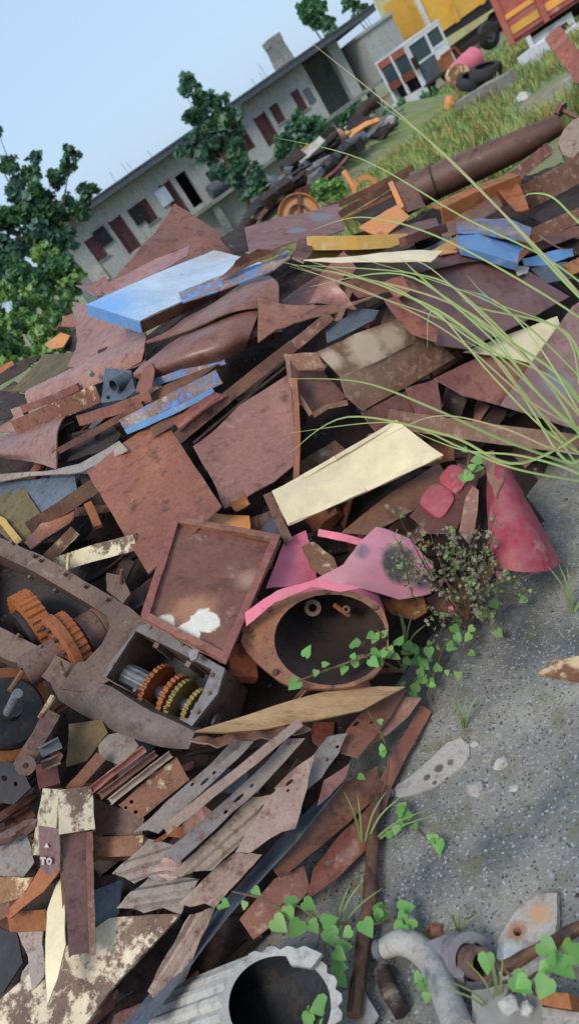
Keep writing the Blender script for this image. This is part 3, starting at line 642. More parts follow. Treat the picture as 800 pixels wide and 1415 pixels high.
# rolled pipe of sheet
P = [surf(*p) for p in [(548,278,5.05),(600,252,4.95),(660,226,4.85),(715,201,4.75),(772,172,4.7)]]
rs = [.115, .105, .098, .088, .06]
m = MBld(); m.tube(P, rs, 20); o = m.obj('rolled_pipe', 'pipe', None, True); tag(o, 'long thick rusty pipe lying along the crest in front of the grass', 'pipe')
m = MBld(); m.tube([P[1] - (P[2] - P[1]) * .025, P[1] + (P[2] - P[1]) * .025], .109, 20, False); m.obj('seam', 'dark', o, True)
o = B('channel_bar', 'wide rusty channel with orange top below the long thick pipe', 'channel bar', [(604,304,4.0),(650,282,4.05),(712,258,4.1)], 34, 26, 'L2', 'orange', t=.008, roll=20)
S('end_flap', '', '', [(676,252,4.15),(706,245,4.15),(722,268,3.95),(730,290,3.8),(712,292,3.8),(694,276,3.95)], 'orange', parent=o, hfun=bend(0, .02))
S('side_plate', '', '', [(606,312,3.9),(686,268,4.0),(694,284,3.85),(636,322,3.75),(612,330,3.75)], 'brown', parent=o)
o = B('crumpled_beam', 'crumpled grey brown beam stub below the pipe end', 'beam', [(698,252,4.3),(728,230,4.35),(756,206,4.4)], 16, 14, 'I', 'mottled', t=.01, wob=.012)
B('box_bar', 'thick square brown box bar at the right edge under the pipe end', 'box bar', [(738,266,4.2),(776,246,4.25),(820,224,4.3)], 34, 34, 'box', 'mottled')
B('box_bar', 'grey brown flat topped bar at the right edge beside the blue box', 'box bar', [(736,326,3.7),(780,306,3.75),(820,290,3.8)], 20, 24, 'box', 'mottled')
S('dark_panel', 'dark sheet in the gap between the two bars at the right edge', 'steel panel', [(730,300,3.9),(770,276,4.05),(812,262,4.1),(812,290,3.95),(760,312,3.85)], 'dark')
S('dark_panel', 'dark curved sheet under the grey brown bar at the right edge', 'steel panel', [(742,330,3.6),(790,318,3.7),(815,320,3.7),(812,352,3.5),(770,352,3.5)], 'brown', hfun=bend(.03, 0))
S('cast_lump', 'pale grey rounded cast plate at the right edge beside the pipe end', 'cast plate', [(770,196,4.5),(778,180,4.5),(792,164,4.55),(812,160,4.5),(810,200,4.35),(792,218,4.3),(776,212,4.35)], 'strip', th=.04, dent=.015)
o = B('threaded_bolt', 'rusty bolt with a big head at the right edge above the cast plate', 'bolt', [(776,152,4.7),(796,162,4.65),(820,172,4.6)], 7, 7, 'rod', 'brown')
m = MBld(); Pq = surf(774, 151, 4.7); m.lathe(Pq, surf(820,172,4.6) - Pq, [(-.012, .002), (-.012, .045), (.015, .045), (.015, .002)], 6); m.obj('head', 'brown', o)
B('box_beam', 'red rusty beam end standing tilted at the upper right edge', 'beam', [(766,50,7.6),(782,72,7.5),(812,112,7.3)], 24, 20, 'box', 'redrust', wob=.01)
# blue box
o, pl = S('blue_box', 'battered bright blue box with a flaking white and rusty lid', 'box', [(632,322),(660,322),(724,338),(716,362),(690,356),(640,342)], 'blue', off=.27, th=.03, dent=.01)
S('lid', '', '', [(631,304,.2),(700,302,.22),(734,314,.24),(728,336,.26),(662,321,.26),(632,321,.25)], 'bluechip', off=0.08, parent=o, dent=.02)
S('corner_plate', '', '', [(722,316,.22),(738,318,.2),(732,346,.18),(716,362,.18)], 'orange', off=0.09, parent=o)
S('blue_sheet', 'flat bright blue sheet right of the battered blue box', 'steel sheet', [(722,356),(758,348),(790,344),(792,354),(762,364),(724,368)], 'blue', off=.12)
S('grey_plate', 'dark grey plate below the flat bright blue sheet', 'steel plate', [(732,372),(780,362),(800,366),(796,384),(752,392)], 'slate', off=.1)
S('orange_offcut', 'small orange brown offcut at the right edge by the grass', 'offcut', [(778,366),(806,352),(812,372),(790,380)], 'orange', off=.14)
# --- middle
o, pl = S('plum_sheet', 'big flat plum brown sheet with a chipped white corner under the grass', 'steel sheet', [(535,386),(590,352),(664,337,.02),(726,372),(786,410),(716,448),(645,482),(604,476),(568,440)], 'darkplate', off=.16, dent=.006, th=.006); respot(o, pl, (('70494a', '7f5853', '55383a'), dict(rough=.42, sc=.6, spec=.5)), [(668,410,8,'5d5f6c',.12),(560,395,14,'9d7468',.15)])
S('folded_edge', '', '', [(588,352),(664,337),(700,356),(640,362),(566,378)], 'darkplate', off=.185, parent=o, dent=.004)
S('chip', '', '', [(707,366),(732,370),(728,378),(716,382)], 'stone', off=.185, parent=o, dent=0, jag=.012, th=.001)
S('folded_corner', 'pale pinkish folded corner under the left tip of the plum sheet', 'steel flap', [(530,388),(556,378),(568,400),(548,412)], 'mauve', off=.21)
S('steel_flap', 'bent brown flap hanging from the left side of the plum sheet', 'steel flap', [(530,418),(545,412),(604,458),(600,478),(570,462)], 'redrust', off=.2, hfun=bend(.02, 0))
S('cream_sheet', 'cream painted sheet peeking out under the plum sheet', 'steel sheet', [(640,486),(700,462),(770,436),(776,456),(738,502),(690,492)], 'cream', off=.1)
_q = S('steel_sheet', 'wide rusty sheet sloping down to the concrete at the right edge', 'steel sheet', [(690,560),(736,498),(790,424),(840,390),(840,600),(800,594)], 'mauve', off=.15, dent=.008); respot(_q[0], _q[1], (('7f5d59', '8f6d66', '664743'), dict(rough=.42, sc=.6, spec=.5)), [(770,530,22,'74707a',.2)])
S('steel_sheet', 'rusty sheet left of the wide sloping sheet, under the cream sheet', 'steel sheet', [(600,522),(680,484),(738,498),(694,562),(640,546)], 'maroon', off=.08, dent=.01)
# mottled duct
o, pl = S('mottled_duct', 'bent mottled brown duct with an open mouth facing the gearbox', 'duct', [(437,487,.26),(490,462,.25),(550,440,.22),(592,462,.16),(530,496,.2),(472,522,.22)], 'mottled', off=0, dent=.01, th=.006); respot(o, pl, (('825a49', '64402f', '9a7f68'), dict(rough=.55, sc=1.6)), [(505,482,26,'b89f86',.16),(540,468,18,'a98e76',.16),(455,498,14,'c4a592',.2)])
S('side_panel', '', '', [(470,521,.22),(530,496,.2),(592,462,.16),(628,494,.05),(560,535,.08),(500,568,.08),(478,548,.14)], 'mottled', off=0, parent=o, dent=.008)
S('mouth_flange', '', '', [(396,490,.22),(438,486,.26),(450,508,.2),(412,512,.18)], 'mottled', off=0, parent=o, dent=.01)
S('inner_wall', '', '', [(398,494,.2),(412,512,.16),(446,512,.14),(478,550,.1),(436,574,.06),(410,552,.12)], 'brown', off=-.06, parent=o)
B('mouth_lip', '', '', [(432,574,.1),(452,562,.12),(480,556,.12)], 7, 6, 'flat', 'mottled', off=0, parent=o)
B('mouth_lip', '', '', [(396,490,.22),(402,530,.16),(430,574,.1)], 6, 6, 'flat', 'mottled', off=0, parent=o)
S('dark_panel', 'dark rusty panel below the mottled duct', 'steel panel', [(498,572),(560,540),(604,530),(612,562),(560,582),(520,596)], 'brown', off=.05)
S('dark_panel', 'brown square plate under the right end of the mottled duct', 'steel panel', [(560,536),(604,524),(612,576),(580,584)], 'maroon', off=.07)
B('plank', 'long weathered brown plank lying beside the concrete, above the red bonnet', 'plank', [(536,578),(640,594),(734,606),(796,614)], 24, 12, 'box', 'mottled', off=.1, taper=1.15)
o, pl = S('steel_sheet', 'square brown sheet standing on the gearbox, left of the broad sheet', 'steel sheet', [(120,652),(172,610),(222,572),(264,636),(306,700),(256,746),(206,794),(162,722)], 'redrust', off=.17, dent=.008, th=.006)
S('steel_sheet', 'broad mauve sheet with a bent lower lip in the middle of the heap', 'steel sheet', [(270,624),(330,562),(402,522),(406,580),(409,640),(378,666),(312,706),(296,668)], 'mauve', off=.13, dent=.01, th=.006, hfun=lambda u, v: .02 * u * u)
B('flat_bar', 'narrow upright rusty bar along the right edge of the broad mauve sheet', 'flat bar', [(407,524),(411,600),(409,664)], 8, 6, 'flat', 'redrust', off=.16)
_o = T('framed_tray', 'brown framed tray with patches of white paint leaning against the gearbox', 'steel tray', [(240,718),(388,744),(313,919),(196,856)], 'traypaint', .2, 11, .016, 'maroon', dent=.006, th=.006)
respot(_o[0], _o[1], (('74453b', '8a5848', '5a332b'), dict(rough=.45, sc=.8, spec=.5)), [(270,848,28,'9a6248',.2),(345,800,14,'98705e',.3),(284,858,19,'ddd4c6',.04),(258,876,19,'ddd4c6',.04),(228,864,14,'cdbfae',.06)])
S('chipped_box', 'small box with flaking orange paint above the framed tray', 'box', [(273,708),(345,713),(346,740),(274,728)], 'orangepaint', off=.13, th=.02)
S('steel_offcut', 'small bent bit of rust on the flaking orange box', 'offcut', [(318,704),(340,690),(348,702),(330,712)], 'orange', off=.15, hfun=bend(.01, .02))
S('orange_block', 'dark orange rusty block between the framed tray and the bell housing', 'steel block', [(318,892),(352,886),(356,936),(318,934)], 'orange', off=.06, th=.05)
T('cream_tray', 'large cream painted panel with folded rusty edges in front of the duct', 'steel panel', [(376,681),(462,632),(546,582),(611,632),(506,680),(398,727)], 'cream', .2, 6, .007, 'cream', dent=.004, th=.006, hfun=bend(.015, 0))
B('flat_bar', 'short rusty bar under the left corner of the cream panel', 'flat bar', [(370,684),(384,716),(400,750)], 12, 8, 'L', 'brown', off=.16, t=.004)
S('dark_panel', 'dark brown sheet under the lower edge of the cream panel', 'steel panel', [(470,734),(530,688),(606,640),(626,668),(570,706),(510,740)], 'brown', off=.1)
S('blue_plate', 'small slate blue plate seen in the gap left of the cream panel', 'steel plate', [(350,742),(380,708),(388,742),(372,760)], 'slate', off=.06)
# --- pink and red tractor tinwork
def loft(name, loops, mat, parent=None, smooth=True, close=False, auto=50):
    """skin over outlines of equally many points"""
    n = len(loops[0]); vs = [p for l in loops for p in l]; fs = []
    for i in range(len(loops) - 1):
        for k in range(n): fs.append((i * n + k, i * n + (k + 1) % n, (i + 1) * n + (k + 1) % n, (i + 1) * n + k))
    if close: fs.append(tuple((len(loops) - 1) * n + k for k in range(n)))
    return mesh_obj(name, vs, fs, mat, parent, smooth, None, auto)
def resample(px, n):
    P = [Vector(p) for p in px]; L = [0]
    for i in range(len(P)): L.append(L[-1] + (P[(i + 1) % len(P)] - P[i]).length)
    r = []
    for k in range(n):
        t = L[-1] * k / n; i = max(j for j in range(len(P)) if L[j] <= t)
        r.append(tuple(P[i].lerp(P[(i + 1) % len(P)], (t - L[i]) / max(1e-6, L[i + 1] - L[i]))))
    return r
ring = [(333,886),(340,858),(362,838),(400,822),(445,814),(495,818),(528,838),(537,866),(536,900),(524,930),(486,950),(430,952),(392,946),(362,922),(342,904)]
rp = Plane([(340,880,2.27),(530,850,2.27),(440,815,2.31),(440,950,2.17)])
R0 = resample(ring, 36); cxr, cyr = 446, 882
hole = []
for (x, y) in R0:
    a = atan2(y - 882, x - 457); hole.append((457 + 78 * cos(a), 884 + 63 * sin(a)))
out0 = [rp.pt(x, y) for x, y in R0]; in0 = [rp.pt(x, y) for x, y in hole]
c0 = sum(out0, Vector()) / 36
back_c = at(452, 838, 2.5); sh = back_c - c0
outm = [c0 + (p - c0) * .93 + sh * .5 for p in out0]; outb = [c0 + (p - c0) * .62 + sh for p in out0]
inm = [c0 + (p - c0) * .95 + sh * .5 for p in in0]; inb = [c0 + (p - c0) * .6 + sh * .93 for p in in0]
o = loft('bell_housing', [outb, outm, [p - rp.n * .02 for p in out0]], 'pink'); tag(o, 'pink painted bell housing with a large round opening and orange rusty rim', 'housing')
loft('rim', [[p - rp.n * .02 for p in out0], out0, in0], 'rimrust', o, False); loft('inner_wall', [in0, inm, inb], 'dark', o, True, True)  # interior shade is put into the inner wall's dark colour
for (x, y, r) in ((432,840,.026), (478,842,.012), (440,905,.014)):
    m = MBld(); Pq = at(x, y, 2.40); m.lathe(Pq, CAM - Pq, [(-.03, r * .5), (-.03, r), (.03, r), (.03, r * .5)], 14); m.obj('boss', 'castrust', o, True)
m = MBld(); m.tube([at(462, 836, 2.38), at(482, 850, 2.40)], .008, 8); m.obj('pin', 'orange', o, True)
for (x, y) in ((345,872),(372,842),(452,818),(518,840),(531,905),(380,930)):
    m = MBld(); Pq = rp.pt(x, y); m.lathe(Pq, rp.n, [(-.004, .001), (-.004, .009), (.01, .009), (.01, .001)], 6); m.obj('bolt', 'brown', o)
S('pink_flap', 'smooth pink flap folded over the top of the bell housing opening', 'sheet metal', [(338,846,2.26),(382,816,2.25),(440,800,2.26),(500,812,2.24),(470,818,2.22),(430,812,2.22),(380,832,2.22),(340,866,2.24)], 'pink', dent=.01)
_q = S('pink_sheet', 'crumpled pink sheet with a scorched black patch right of the bell housing', 'sheet metal', [(418,804),(474,784),(496,752),(520,728),(566,744),(600,778),(597,816),(552,828),(500,818)], 'pink', off=.2, dent=.03, hfun=lambda u, v: .035 * cos(2 * u) - .02 * v * v); respot(_q[0], _q[1], (('70463c', '5b3a33', '3b2c2b'), dict(paint='c67a90', cov=.9, rough=.4)), [(548,778,26,'2b2a30',.10),(500,768,14,'6a5a66',.15),(585,800,14,'55505a',.15)])
S('pink_sheet', 'narrow upright pink sheet between the framed tray and the bell housing', 'sheet metal', [(366,816),(392,750),(420,738),(432,770),(438,798),(404,812)], 'pink', off=.12, dent=.02, hfun=bend(.02, 0))
S('torn_bracket', 'torn grey and rust bracket lying above the pink bell housing', 'bracket', [(418,752),(434,744),(462,768),(468,790),(446,796),(428,780)], 'creamrust', off=.2, dent=.02, jag=.008)
B('pink_strip', 'thin pink strip leading from the torn bracket to the scorched sheet', 'sheet metal', [(440,736),(480,744),(506,752)], 10, 3, 'flat', 'pink', off=.15)
S('orange_flap', 'orange rusty flap below the scorched pink sheet', 'sheet metal', [(528,828),(584,822),(590,846),(572,856),(540,848)], 'orange', off=.12)
S('brown_plate', 'dark brown plate behind the dry shrub, right of the orange flap', 'steel plate', [(588,828),(640,800),(668,830),(650,856),(600,850)], 'brown', off=.04)
# red bonnet: half rolled sheet
o = px_patch([[(672,640,2.62),(684,634,2.55),(698,640,2.55),(706,660,2.68)], [(672,700,2.5),(690,690,2.42),(718,690,2.44),(736,706,2.58)],
              [(676,748,2.4),(704,742,2.33),(742,738,2.36),(760,750,2.5)], [(684,784,2.35),(716,790,2.3),(756,788,2.33),(776,776,2.45)]], 'red', 'red_bonnet')
tag(o, 'curved crimson tractor bonnet lying against the concrete', 'bonnet')
S('torn_edge', '', '', [(656,626,2.6),(680,620,2.6),(692,640,2.5),(694,668,2.45),(686,690,2.42),(676,668,2.5),(668,648,2.55)], 'mauve', parent=o, dent=.03, jag=.008)
S('inner_shade', '', '', [(640,690,2.62),(672,650,2.66),(690,700,2.5),(688,760,2.42),(650,760,2.5)], 'dark', parent=o)  # dark panel stands in for shade inside the bonnet
o, pl = S('lamp_panel', 'dark panel with two rounded red squares behind the dry shrub', 'lamp panel', [(566,712,2.55),(600,672,2.6),(634,640,2.65),(664,650,2.6),(652,690,2.52),(628,738,2.45),(590,736,2.47)], 'brown', dent=.004)
def rsq(cx, cy, r, rot):
    q = []
    for k in range(24):
        a = 2 * pi * k / 24; c, s = cos(a), sin(a); e = .55
        x = r * math.copysign(abs(c) ** e, c); y = r * math.copysign(abs(s) ** e, s); t = radians(rot); q.append((cx + x * cos(t) - y * sin(t), cy + x * sin(t) + y * cos(t)))
    return q
for (x, y, r) in ((604, 694, 20), (627, 664, 17)):
    po = [pl.uv(pl.pt(*p)) for p in rsq(x, y, r, 35)]; q = shell('red_square', pl, po, 'red', th=.015, dent=.004, jag=0, base=.02, parent=o, hfun=lambda u, v: -.008 * (u * u + v * v))
S('grey_bracket', 'upright grey brown bracket between the red squares and the bonnet', 'bracket', [(634,736,2.42),(642,690,2.48),(652,672,2.52),(662,680,2.5),(656,730,2.4),(648,752,2.38)], 'mottled')

# --- axle housing with gearbox
gp = Plane([(0,752,2.62),(200,856,2.36),(312,926,2.24),(270,1004,2.13),(150,934,2.3),(0,872,2.5)])
hout = [(-70,708),(0,743),(60,768),(120,804),(178,838),(203,860),(313,926),(303,960),(268,1005),(206,970),(152,940),(124,956),(84,952),(44,926),(0,906),(-70,880)]
ah = [(-64,742),(0,767),(48,790),(90,815),(122,834),(146,850),(152,866),(141,890),(118,914),(98,916),(55,894),(0,866),(-64,836)]
gh = [(191,874),(240,898),(295,927),(283,957),(263,994),(248,995),(200,967),(150,938)]
U = lambda L: [gp.uv(gp.pt(x, y)) for x, y in L]
root = shell('axle_housing', gp, U(hout), 'castrust', th=.20, holes=[U(ah), U(gh)], dent=.006, jag=.003, step=.02, auto=35)
tag(root, 'big cast axle housing with exposed ring gears and an open gearbox', 'axle housing')
lip = [(196,866),(211,864),(313,926),(303,960),(268,1005),(206,971),(146,936),(156,918)]
shell('gearbox_rim', gp, U(lip), 'cast', th=.014, holes=[U(gh)], base=.014, dent=.002, jag=.002, step=.02, parent=root, auto=35)
bk = Plane(P=[gp.pt(0,752,-.195), gp.pt(312,926,-.195), gp.pt(270,1004,-.195), gp.pt(0,872,-.195)])
shell('bottom_plate', bk, [bk.uv(gp.pt(x, y, -.195)) for x, y in hout], 'black', th=.01, parent=root, step=.06)
def gearwheel(m, c, ax, r, wd, seg=96, tooth=.008, bore=.3):
    m.lathe(c, ax, [(-wd / 2, r * bore), (-wd / 2, r), (wd / 2, r), (wd / 2, r * bore)], seg, 1, tooth)
g0, g1 = gp.pt(158, 922, -.075), gp.pt(280, 984, -.075); gax = (g1 - g0).normalized(); gL = (g1 - g0).length
m = MBld(); m.tube([g0 - gax * .02, g1 + gax * .02], .022, 16); sh_ = m.obj('shaft', 'steel', root, True)
m = MBld(); m.lathe(g0 + gax * gL * .16, gax, [(-.045, .01), (-.045, .036), (.045, .036), (.045, .01)], 48, 1, .003); m.obj('splined_collar', 'steel', sh_)
for t, r, wd, mt in ((.38, .078, .016, 'gear'), (.58, .074, .016, 'gear'), (.66, .070, .014, 'gearyellow'), (.82, .062, .014, 'gearyellow'), (.90, .046, .028, 'steel'), (.99, .042, .03, 'black')):
    m = MBld(); gearwheel(m, g0 + gax * gL * t, gax, r, wd, 112 if r > .06 else 48, .005); m.obj('gear', mt, sh_)
for (x0, y0) in ((214, 886), (258, 912)):
    m = MBld(); m.box(gp.pt(x0, y0 + 4, -.07), gax * .008, gp.n * .06, gp.n.cross(gax) * .008); m.obj('rib', 'castred', root)
S('tab', '', '', [(260,900,2.2),(276,893,2.2),(272,910,2.18),(264,914,2.18)], 'cast', parent=root, th=.01)
a0, a1 = gp.pt(34, 930, .0), gp.pt(146, 826, -.15); aax = (a1 - a0).normalized(); aL = (a1 - a0).length
m = MBld(); m.lathe(a0, aax, [(0, .02), (0, .052), (aL * .34, .052), (aL * .36, .06), (aL * .55, .06), (aL * .56, .073), (aL * .72, .073), (aL * .725, .07), (aL * .735, .07), (aL * .74, .075), (aL, .078), (aL, .02)], 36); ca = m.obj('differential_shaft', 'castrust', root, True)
m = MBld(); gearwheel(m, a0 + aax * aL * .46, aax, .108, .04, 120, .005, .4); m.obj('ring_gear', 'gear', root)
m = MBld(); m.lathe(a0 + aax * aL * .36, aax, [(-.012, .05), (-.012, .112), (-.004, .122), (.02, .122), (.02, .05)], 48); fl = m.obj('flange', 'orange', root, True)
e1 = aax.orthogonal().normalized(); e2 = aax.cross(e1)
for k in range(12):
    a = 2 * pi * k / 12; c = a0 + aax * (aL * .36 - .014) + (e1 * cos(a) + e2 * sin(a)) * .092
    m = MBld(); m.lathe(c, aax, [(-.01, .001), (-.01, .01), (.005, .01), (.005, .001)], 6); m.obj('bolt', 'brown', fl)
b0 = gp.pt(-8, 884, -.10) + aax * .05
m = MBld(); gearwheel(m, b0 + aax * .05, aax, .15, .06, 144, .008, .72); m.obj('crown_gear', 'gear', root)
m = MBld(); m.lathe(b0 + aax * .05, aax, [(-.05, .01), (-.05, .105), (.02, .105), (.02, .01)], 32); m.obj('carrier', 'black', root, True)
for (x, y) in ((50,770),(58,776),(20,752),(92,795),(120,812),(150,830),(45,800),(80,818),(100,905),(60,896),(160,920),(210,870),(255,893),(296,935),(292,960),(276,986),(232,980),(190,956),(30,880)):
    m = MBld(); Pq = gp.pt(x, y, .008); m.lathe(Pq, gp.n, [(-.01, .001), (-.01, .006), (.012, .006), (.012, .001)], 6); m.obj('bolt', 'castrust', root)
for (x, y, q) in ((94,786,(106,774)),(91,934,(94,920)),(168,806,(178,796))):
    m = MBld(); m.tube([gp.pt(x, y, .0), gp.pt(q[0], q[1], .05)], .006, 8); m.obj('stud', 'creamrust', root, True)
S('side_cover', '', '', [(60,916,2.38),(110,934,2.33),(150,950,2.27),(206,984,2.17),(266,1012,2.09),(260,1036,2.10),(220,1034,2.16),(160,1012,2.22),(112,990,2.28),(78,968,2.34)], 'castred', parent=root, th=.05, dent=.012, hfun=bend(.0, -.015))
S('top_bracket', '', '', [(148,792,2.5),(170,796,2.46),(182,822,2.42),(172,836,2.4),(150,818,2.44)], 'castrust', parent=root, th=.02, dent=.02)
# brake hub at the left edge
hp = at(14, 984, 2.28); hax = (at(40, 962, 2.14) - hp).normalized()
m = MBld(); m.lathe(hp, hax, [(-.08, .02), (-.08, .105), (0, .105), (.01, .095), (.012, .03), (.05, .025), (.05, .004)], 36); o = m.obj('brake_hub', 'black', None, True); tag(o, 'black round brake hub with an orange ring at the left edge', 'brake hub')
m = MBld(); m.lathe(hp - hax * .03, hax, [(-.01, .108), (-.01, .135), (.012, .138), (.012, .108)], 40); m.obj('ring', 'orange', o, True)
for (p, q) in (((14,955,2.16),(32,928,2.2)), ((56,992,2.12),(74,962,2.16))):
    m = MBld(); m.tube([at(*p), at(*q)], .008, 8); m.obj('stud', 'creamrust', o, True)
m = MBld(); m.tube([at(12, 984, 2.2), at(25, 958, 2.1)], .014, 12); m.obj('spindle', 'steel', o, True)
o = B('lever_arm', 'rusty lever arm with a clevis hanging below the brake hub', 'lever', [(30,1060,2.14),(52,1022,2.16),(72,984,2.2)], 22, 16, 'box', 'castrust', wob=.006)
B('clevis', '', '', [(56,1040,2.12),(84,1026,2.14)], 16, 12, 'C', 'steel', parent=o); B('clevis', '', '', [(58,1058,2.10),(82,1048,2.12)], 14, 12, 'C', 'castrust', parent=o)
m = MBld(); c = at(36, 1058, 2.08); m.lathe(c, CAM - c, [(-.03, .008), (-.03, .026), (.03, .026), (.03, .008)], 16); m.obj('eye', 'castrust', o, True)
B('box_bar', 'dark rusty square stub under the lever arm', 'box bar', [(64,1056),(70,1090)], 28, 20, 'box', 'brown', off=.02)
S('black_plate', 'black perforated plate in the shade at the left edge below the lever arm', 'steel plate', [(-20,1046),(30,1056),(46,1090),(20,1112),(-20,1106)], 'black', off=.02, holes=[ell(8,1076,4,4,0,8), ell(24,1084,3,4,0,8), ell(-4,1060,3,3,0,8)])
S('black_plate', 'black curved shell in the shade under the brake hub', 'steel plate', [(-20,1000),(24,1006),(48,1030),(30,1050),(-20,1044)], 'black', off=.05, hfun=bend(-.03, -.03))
S('olive_sheet', 'mottled olive plate in the gap right of the lever arm', 'steel plate', [(96,1000),(140,994),(150,1012),(120,1052),(92,1060)], 'olive', off=.03)
S('dark_panel', 'greenish grey plate under the gearbox side', 'steel panel', [(136,1020),(178,1008),(192,1030),(170,1060),(138,1046)], 'stripgrey', off=.03)
B('angle_bar', 'pitted pale angle bar end below the gearbox', 'angle bar', [(98,1092),(122,1066),(140,1044)], 16, 10, 'L', 'creamrust', off=.06, t=.004)

# --- fan of perforated strips
def strip(label, pts, mat, off, holes=(), corr=0., name='steel_strip', dent=.006, **k):
    hf = None
    if corr: hf = lambda u, v: corr * (1 if sin(v * 7.5) > .25 else (-.6 if sin(v * 7.5) < -.25 else sin(v * 7.5) * 2.4)) * .5
    return S(name, label, 'steel strip', pts, mat, off=off, hfun=hf, holes=[ell(x, y, a, b, -42, 8) for x, y, a, b in holes], step=.014 if not corr else .009, dent=dent, th=.004, auto=30, **k)
strip('long dark strip with a pale edge running under the fan of perforated strips', [(166,1425),(236,1340),(300,1258),(386,1160),(446,1098),(484,1054),(470,1084),(400,1172),(310,1272),(196,1425)], 'slate', .06)
strip('ribbed rusty strip end hanging below the fan, above the white ribbed drum', [(203,1370),(232,1318),(266,1264),(298,1254),(276,1306),(254,1356),(234,1366),(212,1380)], 'strip', .085, corr=.014)
strip('lowest corrugated strip of the fan, grey with a wavy front end', [(160,1255),(186,1228),(214,1208),(276,1214),(262,1240),(250,1262),(226,1254),(200,1262),(182,1254)], 'stripgrey', .10, corr=.012)
strip('broad plain strip at the lower right of the fan', [(245,1250),(284,1212),(326,1178),(362,1180),(330,1216),(296,1254),(282,1248),(262,1254)], 'strip', .13, corr=.010)
strip('grey blue corrugated strip at the left of the fan', [(156,1208),(184,1180),(206,1160),(250,1168),(240,1194),(228,1222),(206,1212),(186,1222),(172,1212)], 'stripgrey', .13, corr=.012)
strip('short wavy strip end peeping out under the middle of the fan', [(208,1204),(226,1186),(252,1186),(246,1212),(232,1216)], 'strip', .14, corr=.010)
strip('wavy pinkish strip in the middle of the fan with a ragged front edge', [(232,1210),(270,1178),(300,1150),(348,1102),(374,1098),(356,1130),(336,1162),(294,1202),(268,1204),(250,1212)], 'strip', .16, corr=.008)
strip('perforated strip with one long slot, third from the top of the fan', [(225,1180),(270,1142),(312,1105),(366,1057),(396,1021),(421,1022),(392,1056),(360,1090),(318,1126),(246,1193)], 'stripgrey', .19, [(330,1103,10,2.4),(318,1096,4,2.2),(348,1086,4,2.4),(312,1122,4,2.2)])
strip('tan strip end with an orange curled tip under the edge on strip', [(209,1166),(234,1148),(256,1140),(250,1158),(232,1156),(222,1164)], 'orange', .185)
B('flat_bar', 'tan bar standing on edge in the fan of strips', 'flat bar', [(228,1148),(290,1098),(350,1050),(412,1000)], 13, 17, 'L', 'strip', off=.22, t=.004)
strip('topmost slotted strip at the upper left of the fan', [(186,1150),(226,1112),(270,1075),(324,1027),(350,1024),(330,1046),(312,1063),(262,1110),(219,1150),(204,1146)], 'stripgrey', .2, [(283,1080,8,2.2),(266,1084,3.5,2),(296,1068,3.5,2)])
strip('spear shaped perforated strip at the right of the fan', [(324,1178),(350,1136),(378,1090),(402,1066),(434,1042),(424,1090),(408,1144),(390,1149),(366,1164),(345,1179)], 'strip', .17, [(400,1081,7,2.4),(376,1094,7,2.4),(398,1092,3,2)])
strip('pale pointed strip with holes right of the spear shaped strip', [(420,1096),(430,1046),(452,1018),(480,1014),(468,1040),(444,1074)], 'stripgrey', .14, [(466,1032,3,2),(452,1050,3,2)])
strip('dark pink pointed strip on the right flank of the fan', [(440,1112),(448,1078),(484,1054),(478,1074),(456,1100)], 'mauve', .13)
strip('perforated plate pointing down right of the fan, below the tan board', [(471,1040),(478,1008),(500,984),(530,962),(562,952),(540,990),(516,1022),(494,1046)], 'brown', .12, [(492,1000,6,2.5),(514,997,5,2)])
strip('plain brown plate on the right of the perforated pointing plate', [(510,1030),(530,996),(560,962),(582,964),(566,988),(536,1014)], 'mauve', .1)
S('tan_board', 'long tan board with a sharp left tip below the bell housing', 'board', [(268,1010),(350,985),(400,968),(450,957),(524,948),(560,948),(530,964),(500,982),(440,994),(372,1006),(310,1012)], 'wood', off=.2, dent=.008, th=.01)
S('steel_strip', 'dark wavy strip just under the tan board', 'steel strip', [(262,1022),(330,1014),(420,1002),(430,1010),(360,1022),(300,1030),(276,1028)], 'brown', off=.19, hfun=lambda u, v: .008 * sin(u * 14))
S('brown_plate', 'curved brown plate under the right flank of the fan', 'steel plate', [(372,1196),(410,1150),(466,1092),(520,1062),(528,1096),(480,1140),(420,1190),(388,1216)], 'brown', off=.05, hfun=bend(.0, .02))
S('brown_plate', 'second curved brown plate, beside the long bent rod', 'steel plate', [(424,1242),(432,1204),(470,1156),(514,1114),(522,1134),(506,1176),(466,1214)], 'redrust', off=.05, hfun=bend(.0, .02))
S('brown_plate', 'dull brown plate under the dark pale edged strip', 'steel plate', [(330,1270),(380,1214),(420,1196),(428,1230),(392,1268),(350,1300)], 'mottled', off=.03)
for lab, a, b, mt in (('upper of three parallel dark rusty bars left of the fan', (124,1094), (200,1034), 'redrust'), ('middle of three parallel dark rusty bars left of the fan', (138,1100), (216,1040), 'brown'), ('lower pale edged one of three parallel bars left of the fan', (152,1108), (236,1042), 'strip')):
    B('flat_bar', lab, 'flat bar', [a, ((a[0] + b[0]) / 2, (a[1] + b[1]) / 2), b], 10, 9, 'C', mt, off=.15, t=.003)
strip('pale perforated plate beside the three parallel bars', [(164,1112),(204,1078),(244,1046),(263,1078),(226,1106),(192,1132)], 'creamrust', .13, [(182,1108,3,3),(174,1116,2.5,2.5),(188,1122,3,3)])
S('dark_panel', 'dark brown panel with a sloping bar behind the yellow post', 'steel panel', [(126,1102),(200,1130),(196,1160),(130,1152)], 'brown', off=.05)
